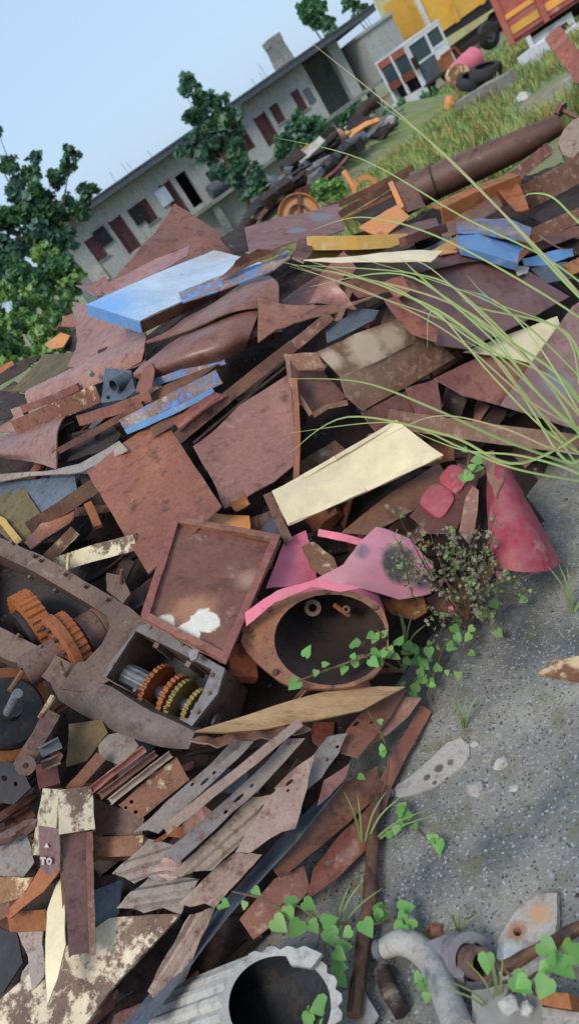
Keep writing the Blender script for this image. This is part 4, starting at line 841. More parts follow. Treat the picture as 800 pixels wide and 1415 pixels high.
# --- yellow post group
o = B('box_post', 'upright rusty and cream channel post at the lower left', 'channel post', [(102,1150,2.02),(108,1230,1.95),(114,1318,1.88)], 34, 26, 'U', 'darkplate', t=.005)
B('upper_section', '', '', [(104,1092,2.05),(107,1152,2.0)], 46, 30, 'U', 'creamchip', parent=o, t=.004)
S('side_face', '', '', [(62,1090,2.1),(84,1090,2.06),(80,1150,2.03),(64,1180,2.05),(44,1182,2.1)], 'creamchip', parent=o)
B('side_rib', '', '', [(84,1090,2.03),(86,1180,1.98),(92,1300,1.9)], 6, 10, 'flat', 'creamrust', parent=o)
B('side_rib', '', '', [(124,1150,2.0),(128,1320,1.87)], 9, 10, 'flat', 'mottled', parent=o)
B('box_beam', 'mustard and black beam joining the upright post from the right', 'beam', [(122,1172,2.06),(160,1173,2.05),(202,1172,2.04)], 34, 26, 'C', 'creamrust', t=.006, roll=80)
o = S('marked_bracket', 'dark bent bracket with white stencilled marks leaning on the upright post', 'bracket', [(54,1140,1.99),(83,1147,1.97),(82,1204,1.94),(70,1212,1.94),(56,1200,1.96)], 'darkplate', th=.006, dent=.003)[0]
S('leg', '', '', [(56,1200,1.96),(82,1204,1.94),(60,1232,1.94),(14,1270,1.96),(6,1262,1.97),(36,1232,1.97)], 'orange', parent=o, th=.006, dent=.004)
bpz = Plane([(54,1140,1.985),(83,1147,1.965),(82,1204,1.935),(56,1200,1.955)])
for gl in ([(63,1171),(66,1164),(70,1171)], [(57,1184),(65,1184),(65,1187),(62.5,1187),(62.5,1195),(59.5,1195),(59.5,1187),(57,1187)]):
    shell('stencil_mark', bpz, [bpz.uv(bpz.pt(*q)) for q in gl], 'stone', th=.001, base=.004, dent=0, jag=.0008, parent=o, step=.01)
shell('stencil_mark', bpz, [bpz.uv(bpz.pt(*q)) for q in ell(69.5, 1190, 4, 5.2, 0, 14)], 'stone', th=.001, base=.004, dent=0, jag=.0006, holes=[[bpz.uv(bpz.pt(*q)) for q in ell(69.5, 1190, 1.5, 2.2, 0, 10)]], parent=o, step=.01)
S('orange_plate', 'orange rusty plate behind the bracket leg at the lower left', 'steel plate', [(12,1262,2.0),(64,1256,2.0),(66,1286,1.96),(14,1288,1.97)], 'orange')
S('cream_spear', 'pale cream pointed blade of sheet below the marked bracket', 'sheet metal', [(64,1260,1.93),(76,1222,1.96),(88,1206,1.97),(90,1306,1.86),(80,1350,1.83),(66,1388,1.8),(63,1330,1.85)], 'cream', th=.004)
S('torn_sheet', 'torn grey sheet with ragged left edge at the lower left', 'sheet metal', [(30,1288),(60,1284),(63,1350),(40,1374),(30,1376),(34,1340),(42,1330),(36,1306)], 'stripgrey', off=.04, jag=.012)
S('peeling_board', 'wide board with peeling cream paint crossing the bottom left corner', 'board', [(-10,1392),(60,1330),(150,1268),(248,1262),(226,1290),(198,1318),(150,1372),(112,1425),(-10,1425)], 'creamchip', off=.06, dent=.01, th=.012)
S('grey_plate', 'dull grey plate at the left edge beside the yellow side of the post', 'steel plate', [(-20,1168),(36,1152),(46,1190),(30,1212),(-20,1208)], 'stripgrey', off=.04)
S('brown_plate', 'brown and cream streaked plate at the left edge under the dull grey plate', 'steel plate', [(-20,1212),(46,1212),(30,1240),(-20,1256)], 'creamrust', off=.05)
B('twisted_bar', 'lumpy rusty bar at the left edge above the dull grey plate', 'bar', [(-10,1168),(22,1150),(52,1132)], 16, 14, 'rod', 'castrust', off=.08, wob=.012)
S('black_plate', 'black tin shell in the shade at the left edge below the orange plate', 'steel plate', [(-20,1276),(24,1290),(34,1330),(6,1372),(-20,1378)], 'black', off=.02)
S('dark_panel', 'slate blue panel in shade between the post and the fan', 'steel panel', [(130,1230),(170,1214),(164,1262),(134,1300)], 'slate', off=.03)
# --- bottom: drum, castings, rods
fr = []; dn = 60
dp = Plane([(330,1350,1.72),(440,1340,1.70),(385,1460,1.58),(320,1420,1.66)])
o0 = [dp.pt(*p) for p in ell(388, 1392, 82, 80, 0, dn)]; dc = sum(o0, Vector()) / dn
oo = [dc + (p - dc) * (1.0 + (.05 if (k % 3) else -.03)) for k, p in enumerate(o0)]
i0 = [dc + (p - dc) * .86 for p in o0]
bsh = at(262, 1430, 1.86) - dc
o = loft('ribbed_drum', [[p + bsh for p in oo], [p + bsh * .5 for p in oo], [p + bsh * .06 for p in oo], oo], 'alu', smooth=False); tag(o, 'whitish ribbed cast drum with a dark open mouth at the bottom edge', 'cast drum')
loft('mouth_rim', [oo, [p + dp.n * .006 for p in oo], [p + dp.n * .006 for p in i0]], 'alu', o, False)
loft('inner_wall', [[p + dp.n * .006 for p in i0], [dc + (p - dc) * .84 + bsh * .8 for p in i0]], 'black', o, True, True)  # shade inside the drum is put into the black colour
S('rim_lug', '', '', [(392,1318,1.7),(420,1306,1.7),(444,1318,1.68),(430,1336,1.67),(400,1334,1.68)], 'alu', parent=o, th=.02)
S('perforated_plate', 'grey plate with round holes between the vine leaves and the ribbed drum', 'steel plate', [(384,1310),(412,1282),(440,1290),(436,1306),(404,1334)], 'grey', off=.07, th=.006, holes=[ell(420,1298,5,4,-30,8), ell(406,1310,5,4,-30,8), ell(396,1322,5,4,-30,8)])
B('long_rod', 'long bent rusty rod lying along the foot of the heap', 'rod', [(520,1104),(514,1180),(508,1260),(500,1330),(490,1405)], 19, 19, 'rod', 'brown', off=.06, wob=.006, seg=24)
B('flat_bar', 'flat rusty bar leading from the tan board down to the long rod', 'flat bar', [(588,980),(556,1036),(532,1084),(522,1120)], 18, 7, 'box', 'redrust', off=.05)
def castarm(label, pts, rad, mat, name='hooked_casting'):
    P = [at(*p) for p in pts]; Q = []
    for i in range(len(P) - 1):
        for q in range(4):
            t = q / 4; a, b, c, d = P[max(i - 1, 0)], P[i], P[i + 1], P[min(i + 2, len(P) - 1)]
            Q.append(((b * 2) + (c - a) * t + (a * 2 - b * 5 + c * 4 - d) * t * t + (b * 3 - a - c * 3 + d) * t ** 3) * .5)
    Q.append(P[-1]); n = len(Q); rr = [rad[min(int(i / (n - 1) * (len(rad) - 1)), len(rad) - 2)] for i in range(n)]
    rr = [np.interp(i / (n - 1) * (len(rad) - 1), range(len(rad)), rad) for i in range(n)]
    m = MBld(); m.tube(Q, [float(x) for x in rr], 14); o = m.obj(name, mat, None, True); tag(o, label, 'casting'); return o
o = castarm('hooked pale grey cast arm at the bottom edge', [(528,1312,1.78),(556,1302,1.75),(586,1318,1.71),(606,1352,1.63),(634,1425,1.52)], [.021, .029, .031, .029, .032], 'alu')
m = MBld(); c = at(527, 1312, 1.78); m.lathe(c, at(520, 1312, 1.79) - c, [(-.01, .002), (-.01, .024), (.012, .022), (.012, .002)], 16); m.obj('machined_end', 'steel', o, True)
hc = at(650, 1328, 1.64); hx2 = (at(676, 1336, 1.57) - hc).normalized()
m = MBld(); m.lathe(hc, hx2, [(-.05, .034), (-.05, .05), (0, .056), (.004, .056), (.004, .038)], 28); o = m.obj('hub_casting', 'grey', None, True); tag(o, 'grey cast hub with a round dark bore beside the hooked arm', 'casting')
m = MBld(); m.lathe(hc + hx2 * .0, hx2, [(-.05, .022), (-.05, .032), (.05, .032), (.05, .022)], 22); m.obj('bore_sleeve', 'castrust', o, True)
S('flange', '', '', [(584,1304,1.70),(612,1292,1.70),(640,1296,1.68),(652,1312,1.66),(640,1352,1.60),(612,1350,1.62)], 'grey', parent=o, th=.03, dent=.006)
S('lug', '', '', [(636,1304,1.67),(648,1294,1.68),(656,1304,1.66),(650,1314,1.65)], 'alu', parent=o, th=.03)
_q = S('chalky_plate', 'chalky white and rust leaf shaped plate with a bolt hole, standing on the concrete', 'steel plate', [(684,1328),(688,1296),(704,1270),(722,1248),(742,1236),(770,1234),(768,1276),(758,1326),(756,1350),(726,1352),(690,1352)], 'chalk', off=.04, th=.016, dent=.008, holes=[ell(714,1287,6,6,0,12)]); respot(_q[0], _q[1], (('b9b4ad', 'a59b92', '86705f'), dict(rough=.75, sc=1.6, amt=.03)), [(712,1286,13,'94694f',.2),(745,1262,14,'b58a66',.2),(700,1320,18,'d9d6d2',.15)])
o = B('rusty_rebar', 'rusty ribbed rod crossing in front of the chalky plate', 'rod', [(690,1340),(740,1314),(780,1292),(815,1276)], 17, 17, 'rod', 'brown', off=.085, wob=.004, seg=20)
def rock(name, label, cat, x, y, rpx, mat, d=None, sq=.7, group=None, n=2):
    c = at(x, y, d) if d else surf(x, y, 0); r = rpx * (c - CAM).dot(CF) / FPX
    bm = bmesh.new(); bmesh.ops.create_icosphere(bm, subdivisions=n, radius=1); s_ = rng.random() * 99
    for v in bm.verts:
        k = 1 + .45 * noise.noise(v.co * 1.3 + Vector((s_, 0, 0))) + .15 * noise.noise(v.co * 4 + Vector((s_, 0, 0)))
        v.co = Vector((v.co.x * r * k, v.co.y * r * k, v.co.z * r * k * sq))
    vs = [v.co + c + Vector((0, 0, r * sq * .55)) for v in bm.verts]; fs = [[v.index for v in f.verts] for f in bm.faces]; bm.free()
    return tag(mesh_obj(name, vs, fs, mat, None, False), label, cat, group)
S('concrete_block', 'broken grey concrete block at the bottom edge under the rebar', 'concrete block', [(654,1372),(700,1358),(746,1380),(752,1430),(650,1430)], 'concrete', off=.06, th=.06, dent=.02, jag=.006)
S('brick_block', 'brown square block at the bottom right under the vine leaves', 'block', [(738,1366),(786,1372),(790,1396),(748,1388)], 'orange', off=.075, th=.05, dent=.006)
S('concrete_block', 'grey flaking slab at the bottom right corner', 'concrete block', [(748,1392),(810,1398),(815,1430),(752,1430)], 'chalk', off=.06, th=.05, dent=.01)
rock('stone', 'white and orange stone resting on the broken concrete block', 'stone', 706, 1392, 14, 'stone', 1.49)
rock('stone', 'small white stone beside the white and orange stone', 'stone', 728, 1396, 10, 'stone', 1.48)
rock('rusty_lump', 'rusty brown lump on the concrete above the grey hub', 'rusty lump', 602, 1294, 15, 'redrust')
B('pipe_stub', 'dark brown pipe stub lying in the litter right of the long rod', 'pipe', [(528,1342),(540,1372),(556,1398)], 26, 26, 'rod', 'dark', off=.04)
S('paper_scrap', 'pale grey tin scrap right of the ribbed drum, under the vine leaves', 'tin scrap', [(452,1392),(476,1368),(500,1362),(520,1400),(500,1430),(456,1430)], 'alu', off=.05, dent=.01)
S('tin_scrap', 'small pale tin scrap left of the long rod', 'tin scrap', [(466,1346),(490,1330),(494,1352),(480,1366)], 'stripgrey', off=.04)
_q = S('sole_slab', 'pale sole shaped slab with dark spots lying on the concrete', 'flat slab', [(538,1098),(546,1086),(566,1072),(596,1046),(618,1026),(636,1020),(648,1030),(648,1046),(634,1064),(600,1086),(574,1098),(552,1102)], 'stone', off=.02, th=.012, dent=.004); respot(_q[0], _q[1], (('b3aea6', 'a39e96', '857f78'), dict(rough=.8, sc=2, amt=.03)), [(606,1062,7,'4a4540',.12),(590,1074,5,'4a4540',.1),(622,1054,5,'5a5248',.1),(600,1082,4,'4a4540',.1),(618,1078,4,'4a4540',.1)])
B('bottle_cap', 'small pale blue cap at the tip of the sole shaped slab', 'cap', [(534,1100),(543,1093)], 13, 8, 'rod', 'slate', off=.02)
for i, (lab, x, y, r) in enumerate((('larger white pebble below the tip of the sole shaped slab', 658, 1092, 13), ('white broken pebble right of the sole shaped slab', 694, 1060, 12), ('small round pale pebble near the white broken pebble', 674, 1050, 8),
        ('smooth cream pebble farthest right on the concrete', 712, 1094, 10), ('pale pebble above the white broken pebble', 674, 1016, 8), ('small white pebble between sole slab and pale pebble', 656, 1030, 6), ('tiny bluish chip on the concrete near the rusty flat piece', 752, 880, 6))):
    rock('pebble', lab, 'stone', x, y, r, 'stone', None, .6)
S('rusty_flat_piece', 'rusty flat piece lying on open concrete at the right edge', 'steel plate', [(744,930),(764,912),(796,906),(830,908),(830,944),(796,940)], 'creamrust', off=.02, th=.008)

# --- offcuts wedged in the gaps
LAND = [(130,850,'the axle housing'),(230,935,'the open gearbox'),(290,815,'the framed tray'),(210,680,'the square brown sheet'),(340,620,'the broad mauve sheet'),(490,655,'the cream panel'),(450,880,'the bell housing'),(540,775,'the scorched pink sheet'),
 (720,720,'the crimson bonnet'),(610,680,'the red squares'),(520,500,'the mottled duct'),(660,410,'the plum sheet'),(680,335,'the blue box'),(660,225,'the long thick pipe'),(490,342,'the mustard beam'),(410,315,'the scorched grey sheet'),(530,280,'the orange rack'),
 (240,390,'the pale blue box'),(320,385,'the blue edged strip'),(250,330,'the tall pointed sheet'),(160,530,'the pipe flange'),(240,555,'the blue and white channel'),(340,530,'the pitted angle bar'),(280,470,'the draped sheets'),(430,430,'the ragged sawn plate'),(80,565,'the mottled channel bar'),
 (50,620,'the wide curled plate'),(60,520,'the olive sheet'),(130,760,'the tan box bar'),(60,700,'the leaning channel bar'),(20,985,'the brake hub'),(60,1040,'the lever arm'),(180,1070,'the three parallel bars'),(300,1100,'the fan of strips'),(230,1230,'the corrugated strips'),(420,970,'the tan board'),
 (520,1010,'the pointed plates'),(105,1230,'the upright post'),(70,1170,'the marked bracket'),(160,1172,'the mustard and black beam'),(100,1360,'the peeling board'),(70,1310,'the cream blade'),(460,1150,'the curved brown plates'),(510,1250,'the long rod'),(385,1370,'the ribbed drum'),(760,520,'the wide sloping sheet'),(660,600,'the weathered plank'),(770,260,'the square box bar'),(20,1190,'the dull grey plate')]
CN = {'brown': 'brown', 'dark': 'dark', 'maroon': 'maroon', 'redrust': 'red brown', 'mottled': 'mottled', 'slate': 'slate grey', 'strip': 'dusty'}
SN = {'flat': 'flat', 'L': 'angled', 'C': 'channel shaped', 'box': 'square', 'rod': 'round'}
FM = ['brown', 'dark', 'maroon', 'dark', 'redrust', 'mottled', 'dark', 'dark', 'slate', 'brown', 'dark']  # mostly dark, so the offcuts' colour carries the gap shade
spots = []; labs = set()
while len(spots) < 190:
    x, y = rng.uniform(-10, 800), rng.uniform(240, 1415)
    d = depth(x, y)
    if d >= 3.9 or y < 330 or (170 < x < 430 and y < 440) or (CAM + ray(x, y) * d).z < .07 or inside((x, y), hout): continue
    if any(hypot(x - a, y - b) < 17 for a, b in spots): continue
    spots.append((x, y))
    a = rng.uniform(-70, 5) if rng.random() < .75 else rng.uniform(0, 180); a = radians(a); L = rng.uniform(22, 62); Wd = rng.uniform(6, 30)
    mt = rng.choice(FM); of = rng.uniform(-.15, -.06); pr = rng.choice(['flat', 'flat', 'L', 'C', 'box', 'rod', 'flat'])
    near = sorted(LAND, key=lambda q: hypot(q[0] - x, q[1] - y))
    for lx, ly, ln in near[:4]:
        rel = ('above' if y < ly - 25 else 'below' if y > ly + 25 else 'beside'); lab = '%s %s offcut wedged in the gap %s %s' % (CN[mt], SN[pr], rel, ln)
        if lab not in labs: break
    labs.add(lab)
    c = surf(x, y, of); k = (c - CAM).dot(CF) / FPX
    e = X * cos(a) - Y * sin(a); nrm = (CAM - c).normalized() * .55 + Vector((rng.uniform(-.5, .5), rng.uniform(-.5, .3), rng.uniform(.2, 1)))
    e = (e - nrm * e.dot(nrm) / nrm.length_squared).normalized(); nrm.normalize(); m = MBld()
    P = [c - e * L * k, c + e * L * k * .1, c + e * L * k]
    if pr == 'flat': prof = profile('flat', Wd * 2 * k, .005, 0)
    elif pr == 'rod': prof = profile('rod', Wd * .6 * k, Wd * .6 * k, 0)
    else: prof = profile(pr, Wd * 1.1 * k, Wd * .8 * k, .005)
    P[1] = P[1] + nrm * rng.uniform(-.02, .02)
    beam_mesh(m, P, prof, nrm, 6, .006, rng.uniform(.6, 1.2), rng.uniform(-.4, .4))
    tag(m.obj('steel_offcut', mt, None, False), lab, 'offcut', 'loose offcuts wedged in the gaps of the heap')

# ================================================================== THE YARD BEHIND
UPZ = Vector((0, 0, 1))
def gdepth(x, y):
    q = ray(x, y); t = 5.
    while t < 90:
        if EYE + q.z * t <= terrain(q.x * t, q.y * t): return t
        t += .1
    return 40.
def gat(x, y): return at(x, y, gdepth(x, y))
# --- long low building
WA, WB = at(264, 298, 36.2), at(452, 158, 37.8)
bx = Vector((WB.x - WA.x, WB.y - WA.y, 0)).normalized(); bn = Vector((bx.y, -bx.x, 0))
if bn.dot(CAM - WA) < 0: bn = -bn
def whit(x, y):
    q = ray(x, y); t = (WA - CAM).dot(bn) / q.dot(bn); P = CAM + q * t; return ((P - WA).dot(bx), P.z)
def wp(s, z, o=0.): return Vector((WA.x, WA.y, 0)) + bx * s + UPZ * z + bn * o
ROOF = sum(whit(*p)[1] for p in [(86,318),(160,267),(220,225),(330,149),(400,98)]) / 5; SLAB = sum(whit(*p)[1] for p in [(264,298),(313.5,263)]) / 2
S0 = whit(100, 350)[0]; S1 = whit(437, 125)[0]; S2 = whit(500, 84)[0]; S3 = whit(540, 50)[0]
bld = empty('long_building', wp(0, -1.2)); tag(bld, 'long low grey plastered building with brown doors under a dark flat roof', 'building')
wall = Plane.__new__(Plane); wall.c = wp(0, 0); wall.e = bx; wall.g = UPZ; wall.n = bn
ops = []
def rect(px):
    q = [whit(*p) for p in px]; s = sorted(a for a, b in q); z = sorted(b for a, b in q)
    return ((s[0] + s[1]) / 2, (s[2] + s[3]) / 2, (z[0] + z[1]) / 2, (z[2] + z[3]) / 2)
for kd, px in (('window', [(115,335),(131,325),(151,352),(137,362)]), ('door', [(151,307),(166,298),(193,340),(180,352)]), ('window', [(187,284),(200,273),(220,300),(206,311)]),
               ('door', [(219,260),(231,250),(262,292),(252,300)]), ('opening', [(240,246),(255,235),(283,277),(270,287)]), ('window', [(283,240),(296,231),(304,244),(292,252)]),
               ('door', [(322,183),(334,175),(352,203),(340,212)]), ('door', [(350,165),(364,156),(386,192),(374,202)]), ('window', [(370,149),(382,142),(396,164),(385,172)]), ('window', [(400,130),(411,122),(426,148),(417,156)])):
    ops.append((kd,) + rect(px))
WB0 = -1.5
shell('wall', wall, [(S0, WB0), (S1, WB0), (S1, ROOF), (S0, ROOF)], 'plaster', th=.25, holes=[[(a, c), (b, c), (b, d), (a, d)] for k, a, b, c, d in ops], step=.9, dent=.01, jag=.0, parent=bld, smooth=False)
def bbox(name, s0, s1, z0, z1, o0, o1, mat, parent=bld):
    m = MBld(); m.box(wp((s0 + s1) / 2, (z0 + z1) / 2, (o0 + o1) / 2), bx * abs(s1 - s0) / 2, bn * abs(o1 - o0) / 2, UPZ * abs(z1 - z0) / 2); return m.obj(name, mat, parent)
for i, (k, a, b, c, d) in enumerate(ops):
    if k == 'door':
        q = bbox('door', a, b, c, d, -.16, -.11, 'door'); bbox('door_frame', a - .05, a + .03, c, d + .05, -.10, .03, 'door', q); bbox('door_frame', b - .03, b + .05, c, d + .05, -.10, .03, 'door', q)
        bbox('rail', a + .05, b - .05, (c + d) / 2 - .06, (c + d) / 2 + .06, -.11, -.09, 'door', q)
    elif k == 'window':
        q = bbox('shutter', a, b, c, d, -.12, -.08, 'door'); bbox('sill', a - .06, b + .06, c - .07, c - .003, -.02, .06, 'plasterdirty', q)
        bbox('mullion', (a + b) / 2 - .03, (a + b) / 2 + .03, c, d, -.078, -.05, 'door', q)
bbox('wall', S0, S0 + .25, WB0, ROOF - .005, -5, -.255, 'plasterdirty'); bbox('wall', S0, S3, WB0, ROOF - .01, -5.2, -5.005, 'plaster'); bbox('wall', S1 - .25, S1, WB0, ROOF - .005, -4.99, -.255, 'plasterdirty')
bbox('roof', S0 - .7, S3 - .6, ROOF, ROOF + .24, -5.8, .75, 'roofing'); bbox('roof_edge', S0 - .72, S3 - .58, ROOF + .24, ROOF + .32, .55, .78, 'roofing')
bbox('floor_slab', whit(262,300)[0], S3, SLAB - .16, SLAB, .003, .7, 'plasterdirty')
for s in (whit(285,285)[0], whit(330,258)[0], whit(440,166)[0], whit(500,128)[0]): bbox('pillar', s, s + .35, WB0, SLAB - .165, .25, .55, 'plasterdirty')
bbox('wall', S1 + .003, S2, WB0, ROOF - .01, -2.4, -2.2, 'plasterdirty'); bbox('pillar', whit(478,98)[0] - .25, whit(478,98)[0] + .35, SLAB, ROOF - .004, -.5, -.1, 'plaster')
bbox('annex', S2, S3, SLAB, ROOF - .55, -2, .8, 'plaster'); bbox('parapet', S2 - .08, S3 + .08, ROOF - .55, ROOF - .42, -2.1, .9, 'plaster')
bbox('vent', whit(420,130)[0], whit(431,135)[0] + .1, whit(426,133)[1] - .35, whit(426,133)[1] + .35, .003, .05, 'slate')
for k in range(14):
    s = rng.uniform(S0 + 1, S1); m = MBld(); m.tube([wp(s, ROOF + .1, -.4), wp(s + rng.uniform(-.1, .1), ROOF + rng.uniform(.7, 1.1), -.4)], .012, 4); m.obj('rebar', 'brown', bld)
for lab, x, y, mt in (('dark cloth hung beside the leftmost window', 142, 327, 'void'), ('white cloth on the wall below the leftmost window', 137, 380, 'stone'), ('turquoise poster on the wall between two doors', 226, 272, 'bluepale'), ('small dark box on the wall between window and door', 190, 297, 'void')):
    s, z = whit(x, y); m = MBld(); m.box(wp(s, z, .06), bx * .3, bn * .04, UPZ * .38); tag(m.obj('wall_hanging', mt, None), lab, 'hanging')
s, z = whit(303, 258); o = empty('engine_block', wp(s, SLAB + .02, .4)); tag(o, 'dark machine with a yellow round end standing on the floor slab', 'machine')
m = MBld(); m.lathe(wp(s, SLAB + .36, .4), bx, [(-.7, .01), (-.7, .3), (.2, .34), (.2, .01)], 20); m.obj('body', 'slate', o, True)
m = MBld(); m.lathe(wp(s + .25, SLAB + .36, .45), bx, [(0, .01), (0, .2), (.25, .2), (.25, .01)], 18); m.obj('end_cap', 'yellow', o, True)
# masonry pier on the roof
c = wp(whit(440, 62)[0] + .3, ROOF + .24, -4.3); o = empty('roof_pier', c); tag(o, 'weathered whitish masonry pier standing on the roof', 'pier')
zz = 0
for k in range(5):
    m = MBld(); w_ = .62 - .03 * k + rng.uniform(-.06, .06); m.box(c + UPZ * (zz + .175), bx * w_ * .75, bn * .4, UPZ * .17); zz += .345; m.obj('stone_course', 'concrete' if k % 3 else 'plasterdirty', o)
# pale yellow house behind
hc_ = at(590, 40, 47); hb = Vector((hc_.x, hc_.y, -1.3)); o = empty('yellow_house', hb); tag(o, 'pale yellow house wall with brownish patches behind the white truck', 'house')
def hbox(name, s0, s1, z0, z1, o0, o1, mat, par):
    m = MBld(); m.box(hb + bx * (s0 + s1) / 2 + UPZ * ((z0 + z1) / 2 + 1.3) + bn * (o0 + o1) / 2, bx * (s1 - s0) / 2, bn * (o1 - o0) / 2, UPZ * (z1 - z0) / 2); return m.obj(name, mat, par)
hbox('wall', 2.4, 13, -1.3, 6.2, -7, 0, 'pale_yellow_wall', o); hbox('roof', 2.1, 13.3, 6.2, 6.45, -7.3, .4, 'roofing', o)
for k, (s_, z_) in enumerate(((-4.4, 1.6), (-4.2, 3.9), (-2.6, 2.6), (-2.4, 4.8), (-.8, 1.6), (-.5, 3.8))): hbox('shutter', s_ + 7.4, s_ + 8.2, z_, z_ + 1.3, .003, .05, 'patch', o)

# --- vehicles
class Fr:
    def __init__(s, O, fw): s.O = Vector(O); s.f = Vector((fw[0], fw[1], 0)).normalized(); s.s = Vector((-s.f.y, s.f.x, 0))
    def p(s, a, b, c): return s.O + s.f * a + s.s * b + UPZ * c
    def box(s, name, a0, a1, b0, b1, c0, c1, mat, par, smooth=False):
        m = MBld(); m.box(s.p((a0 + a1) / 2, (b0 + b1) / 2, (c0 + c1) / 2), s.f * (a1 - a0) / 2, s.s * (b1 - b0) / 2, UPZ * (c1 - c0) / 2); return m.obj(name, mat, par)
    def prism(s, name, prof, b0, b1, mat, par):
        n = len(prof); vs = [s.p(a, b0, c) for a, c in prof] + [s.p(a, b1, c) for a, c in prof]
        fs = [tuple(range(n))[::-1], tuple(range(n, 2 * n))] + [(i, (i + 1) % n, (i + 1) % n + n, i + n) for i in range(n)]
        return mesh_obj(name, vs, fs, mat, par)
    def wheel(s, a, b, r, par, wd=.28):
        t = empty('wheel', s.O); t.parent = par; t.location = (0, 0, 0); t['_o'] = par['_o']
        m = MBld(); c = s.p(a, b, r); m.lathe(c, s.s, [(-wd / 2, r * .55), (-wd / 2, r * .9), (-wd * .3, r), (wd * .3, r), (wd / 2, r * .9), (wd / 2, r * .55)], 32); m.obj('tyre', 'rubber', t, True)
        m = MBld(); m.lathe(c, s.s, [(-wd * .3, .02), (-wd * .3, r * .56), (wd * .3, r * .56), (wd * .22, r * .45), (wd * .1, r * .2), (wd * .35, r * .15), (wd * .35, .02)], 24); m.obj('rim', 'rubber' if 0 else 'slate', t, True)
# white cab-over truck; visible side is +s
fw = (-.98, -.2); ctop = at(557, 60, 29.0); ss = Vector((.2, -.98, 0))
O = Vector((ctop.x, ctop.y, 0)) - ss * 1.1; O.z = terrain(O.x, O.y); F = Fr(O, fw); tr = empty('white_truck', O); HT = ctop.z - O.z
print('truck height', HT, 'ground', O.z)
tag(tr, 'derelict white cab over truck with an empty windscreen and bare chassis', 'truck')
W = 1.1; h1, h2, h3 = .58, HT * .58, HT
F.box('floor', -1.75, 0, -W, W, h1 - .1, h1, 'dark', tr); F.box('roof', -1.8, .02, -W - .03, W + .03, h3 - .08, h3, 'whitepaint', tr)
F.box('rear_wall', -1.75, -1.7, -W, W, h1, h3 - .08, 'whitepaint', tr)
ft = empty('front', O); ft.parent = tr; ft.location = (0, 0, 0); ft['_o'] = tr['_o']
F.box('lower_panel', -.06, 0, -W, W, h2 - .28, h2, 'redrust', ft); F.box('header', -.06, .005, -W, W, h3 - .32, h3 - .08, 'redbody', ft)
for b in (-W + .06, 0, W - .06): F.box('pillar', -.07, .012, b - .06, b + .06, h1, h3 - .05, 'whitepaint', ft)
for b0, b1 in ((-W + .12, -.06), (.06, W - .12)): F.box('windscreen', -.05, -.03, b0, b1, h2, h3 - .32, 'glass', ft)
F.box('grille_opening', -.4, -.3, -W + .1, W - .1, h1, h2 - .28, 'void', ft)
F.box('bumper', -.1, .22, -W, W, h1 - .34, h1 - .02, 'whitepaint', tr)
sdp = empty('side', O); sdp.parent = tr; sdp.location = (0, 0, 0); sdp['_o'] = tr['_o']
dr = F.prism('door', [(-.12, h1), (-1.0, h1), (-1.0, h2), (-.12, h2)], W - .05, W, 'slate', sdp)
F.box('rear_panel', -1.75, -1.0, W - .05, W + .002, h1 + .45, h2 + .1, 'whitepaint', sdp); F.box('rust_patch', -1.7, -.98, W - .05, W + .001, h1, h1 + .45, 'orange', sdp)
for a0, a1, c0, c1 in ((-.12, .0, h1, h3 - .08), (-1.06, -.95, h2, h3 - .08), (-1.75, -1.66, h2, h3 - .08), (-.95, -.12, h3 - .2, h3 - .08), (-1.66, -1.06, h3 - .2, h3 - .08), (-1.66, -1.06, h2 + .1, h2 + .2), (-.95, -.12, h2, h2 + .08)):
    F.box('pillar', a0, a1, W - .06, W + .02, c0, c1, 'whitepaint', sdp)
F.box('side_window', -.95, -.12, W - .04, W - .02, h2 + .08, h3 - .2, 'glass', sdp); F.box('side_window', -1.66, -1.06, W - .04, W - .02, h2 + .2, h3 - .2, 'glass', sdp)
F.box('wall', -1.75, 0, -W, -W + .05, h1, h2, 'whitepaint', tr); F.box('mirror', -.02, .1, W + .1, W + .3, h2 - .1, h2 + .35, 'dark', tr)
for b in (-.45, .45): F.box('chassis_rail', -6.8, -.2, b - .06, b + .06, .62, .84, 'dark', tr)
for a in (-2.4, -3.8, -5.2, -6.6): F.box('crossmember', a - .06, a + .06, -.45, .45, .66, .8, 'dark', tr)
F.prism('mudguard', [(-2.1, .7), (-1.95, 1.1), (-1.2, 1.1), (-.95, .7), (-1.05, .7), (-1.25, 1.02), (-1.9, 1.02), (-2.0, .7)], W - .35, W + .02, 'orange', tr)
F.wheel(-1.5, W - .15, .52, tr); F.wheel(-1.5, -W + .15, .52, tr); F.wheel(-5.2, W - .2, .52, tr); F.wheel(-5.2, -W + .2, .52, tr)
# yellow body behind
c = at(600, 52, 39); O = Vector((c.x, c.y, 0)); O.z = terrain(O.x, O.y); F = Fr(O, (-bx.x, -bx.y)); yt = empty('yellow_tipper', O); tag(yt, 'big yellow tipper body parked behind the white truck', 'truck')
zb = c.z - O.z; print('yellow', zb, O)
F.box('body', -8.5, .2, -2.4, 0, zb, zb + 2.6, 'yellowbody', yt)
F.prism('underside', [(-8.4, zb - .75), (-.2, zb - .3), (.1, zb - .003), (-8.4, zb - .003)], -2.3, -.1, 'black', yt)
for a in (-6.8, -5.2, -3.4, -1.6, .05): F.box('rib', a - .1, a + .1, .003, .14, zb - .05, zb + 2.6, 'whitepaint' if a > 0 else 'yellowbody', yt)
for a in (-5.6, -7.2): F.wheel(a, .1, .52, yt); F.wheel(a, -2.2, .52, yt)
F.box('chassis', -8.2, -.5, -1.8, -.6, .6, .9, 'dark', yt)
